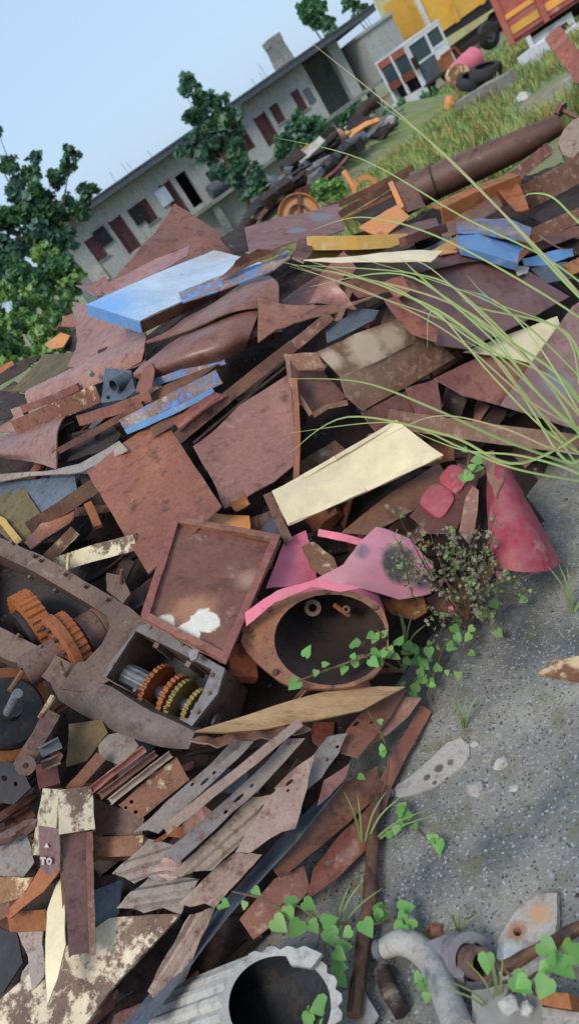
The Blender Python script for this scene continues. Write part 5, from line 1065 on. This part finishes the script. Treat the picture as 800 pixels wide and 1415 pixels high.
# red tipper at the right
c = at(702, 60, 17); O = Vector((c.x, c.y, 0)); O.z = terrain(O.x, O.y); vd = Vector((c.x, c.y, 0)).normalized(); F = Fr(O, (-vd.y, vd.x)); rt = empty('red_tipper', O); tag(rt, 'red ribbed tipper truck with orange side stripes at the upper right', 'truck')
if F.s.dot(CAM - O) < 0: F.s = -F.s
zb = c.z - O.z; print('red tipper', zb)
F.box('side_board', -5.5, 0, -.06, 0, zb, zb + .92, 'redbody', rt); F.box('bed', -5.5, 0, -2.2, -.065, zb - .08, zb + .02, 'redbody', rt); F.box('tail_board', -.06, 0, -2.2, -.065, zb, zb + .92, 'redbody', rt)
F.box('side_board', -5.5, 0, -2.26, -2.2, zb, zb + .92, 'redbody', rt)
for k in range(7):
    a = -.06 - k * .78; F.box('rib', a - .07, a + .05, .003, .10, zb - .06, zb + .96, 'redbody', rt)
    F.box('stripe', a - .7, a - .08, .003, .02, zb + .10, zb + .26, 'stripe', rt); F.box('stripe', a - .7, a - .08, .003, .02, zb + .42, zb + .52, 'redrust' if k % 2 else 'stripe', rt)
F.box('top_rail', -5.5, 0, -.08, .06, zb + .92, zb + 1.0, 'redbody', rt); F.box('cover_sheet', -3, -1.6, .003, .05, zb + .6, zb + 1.1, 'alu', rt)
F.box('chassis', -5.4, -.4, -1.6, -.6, zb - .35, zb - .085, 'dark', rt)
lamp = F.box('light_bar', -1.35, -.35, -.3, -.22, zb - .55, zb - .18, 'whitepaint', rt); F.box('lamp', -1.2, -1.05, -.219, -.19, zb - .42, zb - .3, 'dark', lamp); F.box('bracket', -.45, -.35, -.3, .02, zb - .5, zb - .1, 'whitepaint', rt); F.box('bumper', -1.5, -.5, -.36, -.26, zb - .72, zb - .58, 'alu', rt)
F.wheel(-2.6, -.25, .5, rt); F.wheel(-2.6, -1.95, .5, rt); F.wheel(-4.4, -.25, .5, rt)

# --- things lying in the yard
def on_ground(x, y): P = gat(x, y); return P
def drum(name, label, cat, x, y, r, L, dirn, mat, hollow=False):
    P = gat(x, y) + UPZ * r; d = Vector((dirn[0], dirn[1], dirn[2])).normalized(); m = MBld()
    if hollow: m.lathe(P, d, [(-L / 2, r * .6), (-L / 2, r * .9), (-L / 4, r), (L / 4, r), (L / 2, r * .9), (L / 2, r * .6), (L / 4, r * .75), (-L / 4, r * .75)], 28)
    else: m.lathe(P, d, [(-L / 2, .01), (-L / 2, r), (-L * .17, r), (-L * .16, r * 1.04), (-L * .14, r), (L * .14, r), (L * .16, r * 1.04), (L * .17, r), (L / 2, r), (L / 2, .01)], 24)
    return tag(m.obj(name, mat, None, True), label, cat)
drum('oil_drum', 'pinkish red oil drum lying on its side by the truck wheel', 'drum', 650, 108, .38, 1.0, (bx.x, bx.y, .1), 'pink')
drum('oil_drum', 'rusty yellow drum next to the pinkish oil drum', 'drum', 638, 120, .34, .8, (bx.x * .6 - bn.x, bx.y * .6 - bn.y, 0), 'creamrust')
drum('old_tyre', 'old tyre lying in the weeds nearer the pink drum', 'tyre', 660, 132, .36, .24, (.3, -.5, 1), 'rubber', True)
drum('old_tyre', 'old tyre lying behind the other tyre', 'tyre', 680, 120, .38, .24, (.2, -.3, 1), 'rubber', True)
def bar_g(name, label, cat, a, b, w_, h_, mat, wob=.01):
    A, Bq = gat(*a), gat(*b); m = MBld(); beam_mesh(m, [A + UPZ * h_ * .5, A.lerp(Bq, .5) + UPZ * h_ * .55, Bq + UPZ * h_ * .5], profile('box', w_, h_, 0), UPZ, 8, wob); return tag(m.obj(name, mat, None), label, cat)
bar_g('concrete_beam', 'long concrete beam lying in the grass right of the tyres', 'beam', (644,158), (712,122), .3, .32, 'concrete')
bar_g('concrete_beam', 'flat concrete slab strip behind the two tyres', 'beam', (690,118), (756,84), 1.2, .12, 'concrete')
bar_g('white_beam', 'white and green painted beam lying below the red tipper', 'beam', (734,100), (776,76), .4, .4, 'whitepaint')
bar_g('white_beam', 'white bar at the right edge beside the red rusty beam', 'beam', (786,66), (830,40), .3, .3, 'whitepaint')
bar_g('white_beam', 'thin white bar in the grass at the right edge', 'beam', (780,122), (812,106), .1, .1, 'alu')
rock('stone', 'pale rock in the grass in front of the concrete beam', 'stone', 724, 141, 12, 'stone', gdepth(724, 141))
rock('rusty_lump', 'bright orange tin lying in the weeds below the truck', 'tin', 626, 152, 11, 'orangepaint', gdepth(626, 152), 1.1)
rock('rusty_lump', 'brown open tin in the weeds behind the orange tin', 'tin', 640, 133, 10, 'brown', gdepth(640, 133), .8)
# --- the far scrap row
FARM = ['slate', 'dark', 'brown', 'grey', 'slate', 'black', 'maroon', 'steel', 'black', 'yellow', 'alu', 'dark', 'dark']
def far_piece(x, y, L, Wd_, mat, a, prof, name='scrap_piece', label='piece of mixed scrap in the far row below the building', cat='scrap', group='mixed scrap pieces in the far row', lift=0., upright=.3):
    P = gat(x, y) + UPZ * (.1 + lift); e = (bx * cos(a) + bn * sin(a) * .6 + UPZ * rng.uniform(-.1, upright)).normalized(); nn = (UPZ + bn * rng.uniform(0, 1.2) + bx * rng.uniform(-.5, .5)).normalized()
    m = MBld(); beam_mesh(m, [P - e * L / 2, P + nn * rng.uniform(-.05, .08), P + e * L / 2], profile(prof, Wd_, Wd_ if prof == 'rod' else (.02 if prof == 'flat' else Wd_ * .7), .02), nn, 6, .02, rng.uniform(.6, 1.2), rng.uniform(-.4, .4))
    return tag(m.obj(name, mat, None, prof == 'rod'), label, cat, group)
FLAND = [(360,275,'the leaning timber'),(495,178,'the second sack'),(525,150,'the bushy weeds'),(300,255,'the machine with yellow end'),(460,165,'the floor slab'),(378,250,'the rusty barrel'),(398,238,'the pale bundle'),(470,208,'the pink drum'),(480,188,'the white sack'),(450,222,'the yellow bracket'),(514,198,'the yellow hook'),(412,290,'the orange disc'),(448,265,'the lime weeds'),(505,262,'the orange ring part'),(535,165,'the truck front'),(345,290,'the tree foot'),(420,200,'the dense bush')]
FCN = {'slate': 'slate', 'dark': 'dark', 'brown': 'brown', 'grey': 'grey', 'stripgrey': 'pale grey', 'black': 'black', 'maroon': 'maroon', 'steel': 'steel', 'mottled': 'mottled', 'yellow': 'yellow', 'alu': 'whitish'}
flabs = set()
for k in range(150):
    t = rng.random(); x = 330 + t * 215 + rng.uniform(-22, 22); y = 312 - t * 150 + rng.uniform(-32, 30)
    mt = rng.choice(FARM); pr = rng.choice(['flat', 'flat', 'L', 'C', 'box', 'rod'])
    for ln in (v for _, v in sorted((hypot(a - x, b - y), v) for a, b, v in FLAND)):
        lab = '%s %s scrap piece in the far row near %s' % (FCN[mt], SN[pr], ln)
        if lab not in flabs: break
    flabs.add(lab)
    far_piece(x, y, rng.uniform(.2, .95), rng.uniform(.05, .34), mt, rng.uniform(-.9, 1.2), pr, label=lab, lift=rng.uniform(-.1, .35))
drum('pink_drum', 'dusty pink drum on the far scrap row beside the bush', 'drum', 470, 212, .2, .55, (bx.x, bx.y, .15), 'mauve').location.z += .08
drum('rusty_barrel', 'round rusty barrel at the near end of the far scrap row', 'drum', 378, 258, .26, .5, (bx.x, bx.y, .6), 'brown').location.z += .1
rock('white_sack', 'crumpled white sack on top of the far scrap row', 'sack', 480, 190, 11, 'stone', 20.6, .8)
rock('white_sack', 'second crumpled whitish sack beside the dark machine on the far row', 'sack', 492, 184, 9, 'alu', 20.8, .7)
rock('pale_bundle', 'pale beige bundle beside the rusty barrel on the far row', 'bundle', 398, 238, 9, 'creamrust', 18.6, .8)
far_piece(450, 222, .9, .2, 'yellow', .6, 'C', 'yellow_bracket', 'yellow bent bracket on the far scrap row', 'bracket', None, .35)
far_piece(514, 198, .8, .16, 'orangepaint', .9, 'L', 'yellow_bracket', 'bright yellow hook shaped bar at the far end of the scrap row', 'bracket', None, .3)
c = at(505, 262, 8.5); m = MBld(); m.lathe(c, CAM - c, [(-.05, .10), (-.05, .15), (.05, .15), (.05, .10)], 20); m.tube([c, c + X * .25 + Y * .1], .03, 8); m.tube([c - X * .12 + Y * .02, c - X * .24 + Y * .2], .035, 8); tag(m.obj('orange_ring_part', 'orangepaint', None, True), 'orange ring shaped machine part in the weeds behind the crest', 'machine part')
bar_g('timber', 'thin tan timber leaning at the near end of the far row', 'timber', (372,272), (392,248), .06, .06, 'wood')

# ================================================================== PLANTS
def leafcloud(m, c, r, n, size, squash=.8, droop=.3):
    for i in range(n):
        d = Vector((rng.gauss(0, 1), rng.gauss(0, 1), rng.gauss(0, 1))).normalized(); q = Vector(c) + Vector((d.x, d.y, d.z * squash)) * r * rng.random() ** .4
        a = Vector((rng.gauss(0, 1), rng.gauss(0, 1), rng.gauss(-droop, .6))).normalized(); b = a.orthogonal().normalized(); b = (Matrix.Rotation(rng.uniform(0, 6.28), 3, a) @ b); L = size * rng.uniform(.6, 1.3); w_ = L * .42; nn = a.cross(b) * L * .12
        m.add([q - a * L * .5, q + b * w_ + nn, q + a * L * .5, q - b * w_ + nn], [(0, 1, 2), (0, 2, 3)])
def plant(name, label, cat, base, blobs, size, mat, dens, trunk=.12, group=None, mat2=None, d=None):
    """tree or bush: blobs are (px, py, radius px, distance)"""
    root = empty(name, base); tag(root, label, cat, group)
    tm = MBld(); lm = MBld(); lm2 = MBld()
    cs = [at(x, y, dd) for x, y, r, dd in blobs]; mid = sum(cs, Vector()) / len(cs); fork = Vector(base).lerp(mid, .55)
    tm.tube([base, Vector(base).lerp(fork, .5) + Vector((.05, 0, 0)), fork], [trunk, trunk * .85, trunk * .65], 9)
    for (x, y, r, dd), c in zip(blobs, cs):
        R_ = r * dd / FPX
        tm.tube([fork, fork.lerp(c, .6) + Vector((rng.uniform(-.1, .1), 0, R_ * .2)), c], [trunk * .35, trunk * .18, trunk * .05], 6)
        for s_ in range(8):
            e = c + Vector((rng.gauss(0, 1), rng.gauss(0, 1), rng.gauss(0, 1))).normalized() * R_ * rng.uniform(.3, 1.15)
            leafcloud(lm if rng.random() < .6 or not mat2 else lm2, e, R_ * rng.uniform(.35, .7), int(30 * dens * R_ * R_ / (size * size) / 8) + 2, size)
            tm.tube([c, e], [trunk * .12, trunk * .04], 4, False)
    tm.obj('trunk', 'bark', root, True); lm.obj('crown', mat, root)
    if lm2.v: lm2.obj('crown', mat2, root)
    return root
def gb(x, y, d): P = at(x, y, d); return Vector((P.x, P.y, terrain(P.x, P.y)))
plant('broadleaf_tree', 'dark broadleaf tree with upright shoots against the sky at the left', 'tree', gb(50, 420, 24), [(-2,184,5,24),(-14,200,8,24),(100,212,9,24),(95,232,12,24),(78,250,14,24.2),(50,222,11,24),(46,245,14,24),(12,228,12,24),(18,255,18,24.3),(50,280,24,24),(85,285,20,24.3),(15,295,26,24),(118,268,12,24),(128,262,9,24),(105,290,14,24.2),(60,315,26,24.4),(20,340,26,24),(85,325,18,24),(-10,300,26,24),(-6,370,24,24)], .24, 'leaf_teal', 3.0, .16, mat2='leaf_mid')
plant('broadleaf_tree', 'broad leaved tree growing in front of the middle of the building', 'tree', gb(335, 280, 31), [(258,104,7,31),(262,118,9,31),(255,128,6,31),(275,135,14,31),(292,140,12,31),(310,150,13,31),(275,165,16,31),(300,172,20,31),(322,160,12,31),(268,195,14,31),(290,200,20,31),(318,195,18,31),(312,225,18,31),(330,215,12,30.8),(328,245,15,30.6),(348,235,11,30.4),(345,262,15,30.2),(358,250,12,30.2),(252,208,8,31)], .36, 'leaf_teal', 2.8, .12, mat2='leaf_mid')
plant('bush', 'dense green bush in front of the brown doors of the building', 'bush', gb(420, 212, 30), [(392,208,13,30),(405,195,17,30),(420,178,15,30),(435,172,14,30.2),(425,200,16,29.8),(443,186,13,30),(404,212,14,29.8),(450,196,10,30),(412,166,10,30.2)], .24, 'leaf_mid', 4.0, .08, mat2='leaf_teal')
plant('bush', 'small bush growing under the floor slab beside the truck', 'bush', gb(488, 168, 32), [(485,158,12,32),(498,150,8,32),(474,164,8,32)], .22, 'leaf_mid', 3.4, .05)
plant('bush', 'tall leafy bush at the left in front of the building corner', 'bush', gb(70, 430, 20), [(70,372,24,20),(95,372,18,20),(50,392,26,20),(85,400,20,20),(65,355,16,20.3),(30,380,24,20)], .20, 'leaf_mid', 3.4, .07, mat2='leaf_lime')
plant('bush', 'bright lime green weeds at the left edge below the tree', 'bush', gb(20, 470, 14), [(20,430,28,14),(-10,440,28,14),(52,425,20,14),(40,452,22,13.6),(78,430,16,14),(10,470,22,13.4),(70,458,16,13.4),(95,415,12,14),(0,490,22,12.8),(45,478,20,12.8),(85,470,14,12.8),(-15,510,20,12),(12,486,28,10),(56,468,22,10),(-12,470,28,10),(84,452,16,10.5)], .13, 'leaf_lime', 3.4, .04, mat2='leaf_mid')
plant('roof_tree', 'tree rising behind the roof beside the masonry pier', 'tree', gb(470, 110, 47), [(430,6,14,47),(440,22,14,47),(428,28,10,47),(455,32,10,47),(460,44,8,47),(420,14,8,47)], .45, 'leaf_mid', 3.0, .15)
plant('roof_tree', 'sparse twiggy treetop behind the end of the roof', 'tree', gb(540, 70, 50), [(488,4,9,50),(500,10,8,50),(478,8,6,50),(492,24,6,50)], .42, 'leaf_mid', 1.3, .1)
plant('bush', 'leafy weed growing from the gap between the yellow house and truck', 'bush', gb(590, 70, 40), [(568,32,8,40),(572,40,6,40)], .25, 'leaf_mid', 3.4, .04)
plant('bush', 'light green weed clump in the scrap behind the orange disc', 'bush', gb(448, 285, 15), [(448,262,13,15),(460,272,12,15),(436,270,9,15),(470,258,9,15)], .11, 'leaf_lime', 3.0, .03)
plant('bush', 'bushy weeds at the edge of the grass below the truck', 'bush', gb(560, 175, 26), [(540,160,10,26),(556,150,9,26),(528,172,9,26),(586,138,8,27),(600,128,7,28)], .2, 'leaf_mid', 3.0, .04)
# meadow between the heap and the vehicles
def meadow(name, n, mat, ymin, ymax, h0, h1, lab=None, patch=0.):
    m = MBld(); k = 0; tries = 0
    while k < n and tries < n * 12:
        tries += 1; y = ymin + (ymax - ymin) * rng.random() ** 1.5; x = rng.uniform(.08 * y, y * .75 + 2)
        nz = noise.noise(Vector((x * .35, y * .35, 7)))
        if nz < patch - .25 or (y < 8.3 and x < 4.8) or mound(x, y) > .04: continue
        z = terrain(x, y); L = rng.uniform(h0, h1) * (1 + nz * .8) * (1 - min(.55, max(0, y - 9) * .03)); wv = .005 + y * .0008; a = rng.uniform(0, 6.28); dr = Vector((cos(a), sin(a), 0)); sd2 = Vector((-dr.y, dr.x, 0)) * wv; b = Vector((x, y, z)); ln = rng.uniform(.15, .7)
        p1 = b + UPZ * L * .6 + dr * L * ln * .35; p2 = b + UPZ * L * (1 - ln * .25) + dr * L * ln
        m.add([b - sd2, b + sd2, p1 + sd2 * .8, p1 - sd2 * .8, p2], [(0, 1, 2, 3), (3, 2, 4)]); k += 1
    kind(m.obj(name, mat, None, False, (0, 0, 0)), 'stuff')
meadow('grass', 26000, 'grass', 5.6, 34, .08, .36, patch=.05)
meadow('grass', 9000, 'leaf_lime', 6, 30, .1, .4, patch=.25)
meadow('dry_grass', 11000, 'grassdry', 5.6, 26, .12, .45, patch=.2)

# --- long grass arching over the heap from the right
def blade_mesh(m, pts, wpx):
    P = [at(*p) for p in pts]; Q = []
    for i in range(len(P) - 1):
        for q in range(7):
            t = q / 7; a, b, c, d = P[max(i - 1, 0)], P[i], P[i + 1], P[min(i + 2, len(P) - 1)]
            Q.append(((b * 2) + (c - a) * t + (a * 2 - b * 5 + c * 4 - d) * t * t + (b * 3 - a - c * 3 + d) * t ** 3) * .5)
    Q.append(P[-1]); n = len(Q); vs = []; fs = []
    for i, p in enumerate(Q):
        t = (Q[min(i + 1, n - 1)] - Q[max(i - 1, 0)]).normalized(); v = (CAM - p).normalized(); s_ = t.cross(v).normalized(); up = s_.cross(t); k = wpx * (p - CAM).dot(CF) / FPX * (1 - (i / (n - 1)) ** 2.2 * .9) * .5
        vs += [p - s_ * k + up * k * .5, p, p + s_ * k + up * k * .5]
    for i in range(n - 1):
        a = i * 3; fs += [(a, a + 1, a + 4, a + 3), (a + 1, a + 2, a + 5, a + 4)]
    m.add(vs, fs)
tuft = empty('grass_tuft', at(850, 700, 2.5)); tuft.location.z = 0; tuft['_o'] = tuple(tuft.location); tag(tuft, 'tuft of long arching grass blades leaning in from the right edge', 'grass tuft')
R0_ = (848, 690, 2.45)
BL = [[R0_, (760,560,2.45), (650,460,2.5), (520,392,2.6), (388,362,2.75)], [R0_, (770,540,2.4), (660,440,2.5), (560,398,2.6), (430,372,2.7)], [R0_, (740,560,2.4), (620,460,2.5), (500,400,2.6), (400,368,2.7)],
      [R0_, (700,610,2.4), (600,565,2.4), (500,528,2.5), (400,523,2.55)], [R0_, (720,640,2.35), (620,602,2.4), (480,576,2.5), (400,626,2.5)], [R0_, (720,650,2.35), (640,620,2.4), (545,584,2.45), (402,598,2.5)],
      [(860,480,2.6), (790,395,2.6), (690,290,2.7), (560,165,2.9), (425,55,3.1)], [(860,470,2.6), (780,390,2.6), (690,290,2.8), (600,200,2.9), (520,140,3.0)], [(860,440,2.7), (760,360,2.7), (640,300,2.8), (500,220,3.0), (380,190,3.1)],
      [(860,480,2.5), (740,400,2.5), (600,325,2.6), (500,300,2.7), (430,318,2.8)], [(850,350,2.6), (800,308,2.6), (762,272,2.6), (730,268,2.65), (718,280,2.7)], [(860,640,2.4), (760,560,2.4), (680,470,2.4), (590,390,2.5), (548,352,2.6)],
      [(860,590,2.4), (780,500,2.4), (700,430,2.4), (600,388,2.5), (470,350,2.7)], [R0_, (760,600,2.4), (680,520,2.4), (600,430,2.45), (590,480,2.5)], [R0_, (770,622,2.35), (690,590,2.35), (600,575,2.4), (520,610,2.45)],
      [R0_, (790,640,2.35), (730,560,2.4), (690,500,2.4), (640,470,2.5)], [(860,700,2.35), (800,655,2.3), (720,630,2.3), (640,622,2.35), (575,598,2.4)], [R0_, (800,570,2.4), (745,480,2.4), (690,420,2.5), (640,400,2.6)]]
for k in range(9):
    e = rng.choice([0, 1, 2, 2, 11, 12, 16, 17]); BL.append([(p[0] + rng.gauss(0, 14), p[1] + rng.gauss(0, 12), p[2] + rng.uniform(-.06, .06)) for p in BL[e]])
for k, b in enumerate(BL):
    if b[0] == R0_: b = [(R0_[0], R0_[1] - rng.uniform(0, 130), R0_[2])] + b[1:]
    m = MBld(); blade_mesh(m, b, rng.uniform(2.2, 4.2)); m.obj('blade', 'blade' if rng.random() < .75 else 'bladedry', tuft, True)
# --- vines with heart shaped leaves
def leaf_mesh():
    out = [(0, 0, 0), (-.22, -.12, .02), (-.46, .02, .05), (-.5, .3, .04), (-.3, .62, .0), (0, 1.0, -.12), (.3, .62, .0), (.5, .3, .04), (.46, .02, .05), (.22, -.12, .02)]
    vs = out + [(0, .3, -.06), (0, .62, -.08)]; fs = [(0, 1, 2, 10), (2, 3, 10), (3, 4, 11, 10), (4, 5, 11), (5, 6, 11), (6, 7, 10, 11), (7, 8, 10), (8, 9, 0, 10)]
    me = bpy.data.meshes.new('leaf'); me.from_pydata(vs, [], fs); me.materials.append(M['leaf_vine']); me.polygons.foreach_set('use_smooth', [True] * len(fs)); return me
LEAF = leaf_mesh(); LEAF2 = LEAF.copy(); LEAF2.materials.clear(); LEAF2.materials.append(M['leaf_lime'])
LEAF3 = LEAF.copy(); LEAF3.materials.clear(); LEAF3.materials.append(M['pink'])
def vine(label, paths, leaves, size=26, mesh=None, spread=14):
    p0 = surf(*paths[0][0]); root = empty('vine', p0); tag(root, label, 'vine')
    m = MBld()
    for pa in paths: m.tube([surf(*p) for p in pa], [.0035] * (len(pa) - 1) + [.0015], 6)
    m.obj('stem', 'stem', root, True)
    for (x, y, off, n) in leaves:
        for k in range(n):
            xx, yy = x + rng.gauss(0, spread) * (n > 1), y + rng.gauss(0, spread) * (n > 1); P = surf(xx, yy, off + rng.uniform(0, .03)); s_ = size * rng.uniform(.45, 1.0) * (P - CAM).dot(CF) / FPX
            ob = bpy.data.objects.new('leaf', mesh or (LEAF if rng.random() < .8 else LEAF2)); col.objects.link(ob); ob.parent = root
            nn = ((CAM - P).normalized() * .8 + UPZ * .6 + Vector((rng.gauss(0, .35), rng.gauss(0, .35), rng.gauss(0, .3)))).normalized(); t = Vector((rng.gauss(0, 1), rng.gauss(0, 1), rng.gauss(-.6, .5))); t = (t - nn * t.dot(nn)).normalized(); sx = t.cross(nn)
            ob.matrix_local = Matrix.Translation(P - p0) @ Matrix(((sx.x, t.x, nn.x, 0), (sx.y, t.y, nn.y, 0), (sx.z, t.z, nn.z, 0), (0, 0, 0, 1))) @ Matrix.Scale(s_, 4)
            m2 = None
vine('leafy green vine at the mouth of the bell housing', [[(560,930,.04),(510,905,2.18),(440,930,2.15),(410,942,2.14)], [(560,930,.04),(530,880,2.21),(520,870,2.22)]], [(430,922,2.14,2),(412,940,2.13,1),(437,926,2.13,1),(490,915,2.17,4),(505,905,2.17,4),(525,880,2.2,4),(535,895,2.2,3),(548,905,2.22,3)], 20, spread=9)
vine('green vine growing along the concrete below the dry shrub', [[(640,850,.05),(610,900,.05),(590,960,.04),(600,985,.03)], [(610,900,.05),(570,910,.06)]], [(575,915,.07,7),(595,935,.06,8),(585,960,.05,6),(605,900,.07,6),(630,870,.08,5),(650,845,.08,4),(690,840,.06,3),(660,870,.06,3),(560,890,.08,4)], 17, spread=13)
vine('thin trailing vine hanging over the pointed plates', [[(494,960,.2),(522,1005,.16),(538,1040,.1),(534,1075,.09),(526,1100,.09)]], [(530,1041,.11,2),(528,998,.15,1),(495,1072,.1,1)], 12, spread=5)
vine('small vine sprouting on the concrete beside the long rod', [[(520,1165,.03),(560,1130,.02),(596,1165,.02)], [(520,1165,.03),(545,1148,.02)]], [(553,1122,.04,2),(560,1135,.04,2),(546,1145,.04,2),(596,1160,.03,4),(570,1140,.04,1)], 21, spread=6)
vine('bright vine spreading beside the perforated grey plate', [[(500,1280,.06),(440,1272,.1),(400,1244,.12),(372,1262,.1)], [(440,1272,.1),(452,1330,.1),(446,1345,.1)], [(500,1280,.06),(540,1272,.05),(572,1274,.05)]], [(405,1252,.13,2),(378,1270,.12,1),(434,1274,.13,4),(420,1262,.13,2),(452,1335,.13,3),(470,1322,.12,2),(497,1282,.12,2),(530,1262,.08,5),(555,1270,.07,4),(572,1282,.06,1),(462,1296,.12,2)], 28, spread=8)
vine('vine stem with pointed leaves reaching over the dark strip', [[(400,1262,.12),(360,1240,.14),(320,1232,.16)]], [(350,1228,.15,1),(339,1246,.15,1),(306,1250,.16,2)], 19, spread=4)
vine('vine with broad leaves in front of the chalky plate', [[(700,1380,.06),(706,1350,.1),(690,1330,.1),(672,1318,.12)], [(700,1380,.06),(740,1345,.12),(790,1330,.12)]], [(672,1318,.14,1),(746,1302,.13,1),(712,1348,.14,2),(728,1352,.14,1),(756,1352,.14,1),(772,1322,.13,3),(790,1318,.13,3),(764,1338,.13,2)], 34, spread=7)
vine('clump of vine leaves at the bottom edge between drum and rod', [[(470,1412,.1),(446,1400,.12),(430,1405,.12)]], [(440,1398,.13,4),(425,1408,.13,2),(462,1406,.12,2)], 32, spread=8)
vine('small leafy sprout against the hooked cast arm', [[(590,1390,.1),(584,1362,.12),(580,1342,.12)]], [(580,1345,.13,1),(583,1360,.13,2),(588,1375,.13,2)], 18, spread=5)
vine('green leaves beside the torn edge of the crimson bonnet', [[(650,664,2.5),(646,640,2.52),(650,620,2.54)]], [(646,648,2.5,2),(640,620,2.5,1),(662,638,2.48,2),(655,655,2.48,2)], 18, spread=7)
# --- dry shrub in front of the bonnet
root = empty('dry_shrub', surf(650, 850, .0)); tag(root, 'dry greyish shrub with fine twigs in front of the pink and red tinwork', 'shrub')
tm = MBld(); lm = MBld(); lg = MBld()
base = surf(655, 850, 0)
for k in range(34):
    ex, ey = rng.choice([(560,700),(570,775),(548,752),(600,735),(620,800),(680,740),(700,790),(720,770),(690,830),(650,760),(610,860),(700,860),(640,730),(740,800),(660,800)])
    ex += rng.gauss(0, 16); ey += rng.gauss(0, 14); e = at(ex, ey, min(depth(ex, ey) - .1, 2.3 + rng.uniform(-.08, .06)) - .02); b = base + Vector((rng.uniform(-.06, .06), rng.uniform(-.06, .06), 0))
    mid = b.lerp(e, .5) + Vector((rng.gauss(0, .03), rng.gauss(0, .03), .05)); tm.tube([b, mid, e], [.003, .002, .0008], 5, False)
    for q in range(15):
        t = rng.uniform(.4, 1); p = (b.lerp(mid, t * 2) if t < .5 else mid.lerp(e, t * 2 - 1)) + Vector((rng.gauss(0, .014), rng.gauss(0, .014), rng.gauss(0, .012)))
        leafcloud(lm if rng.random() < .75 else lg, p, .008, 2, .015)
tm.obj('twig', 'stem', root, True); lm.obj('foliage', 'leaf_dry', root); lg.obj('foliage', 'leaf_lime', root)
vine('few pink leaves on a twig at the foot of the dry shrub', [[(640,850,.1),(615,820,.2),(610,808,.2)]], [(610,806,.22,1),(622,842,.2,1),(690,790,.12,1)], 13, LEAF3, spread=4)
# thin weeds on the concrete
def tuft_g(label, x, y, n, Lpx, mat='grass'):
    P = surf(x, y, 0); root = empty('grass_sprig', P); tag(root, label, 'grass sprig')
    for k in range(n):
        dx, dy = rng.gauss(0, .5) * Lpx, -Lpx * rng.uniform(.5, 1.1); d = (P - CAM).dot(CF); m = MBld(); blade_mesh(m, [(x, y, d), (x + dx * .4, y + dy * .6, d - .05), (x + dx, y + dy, d - .06)], 3.2); m.obj('blade', mat, root, True)
tuft_g('thin grass sprig beside the foot of the long rod', 500, 1180, 6, 90); tuft_g('grass sprig behind the sole shaped slab', 640, 1010, 6, 55); tuft_g('grass sprig right of the dry shrub', 790, 850, 4, 70)
tuft_g('fine grass growing among the vine leaves left of the rod', 460, 1310, 6, 100); tuft_g('fine grass in front of the grey hub', 690, 1410, 8, 90); tuft_g('grass sprig on the concrete above the grey hub', 634, 1290, 3, 34); tuft_g('fine grass at the mouth of the bell housing', 560, 900, 5, 50)

for o in bpy.data.objects:
    if '_o' in o: del o['_o']
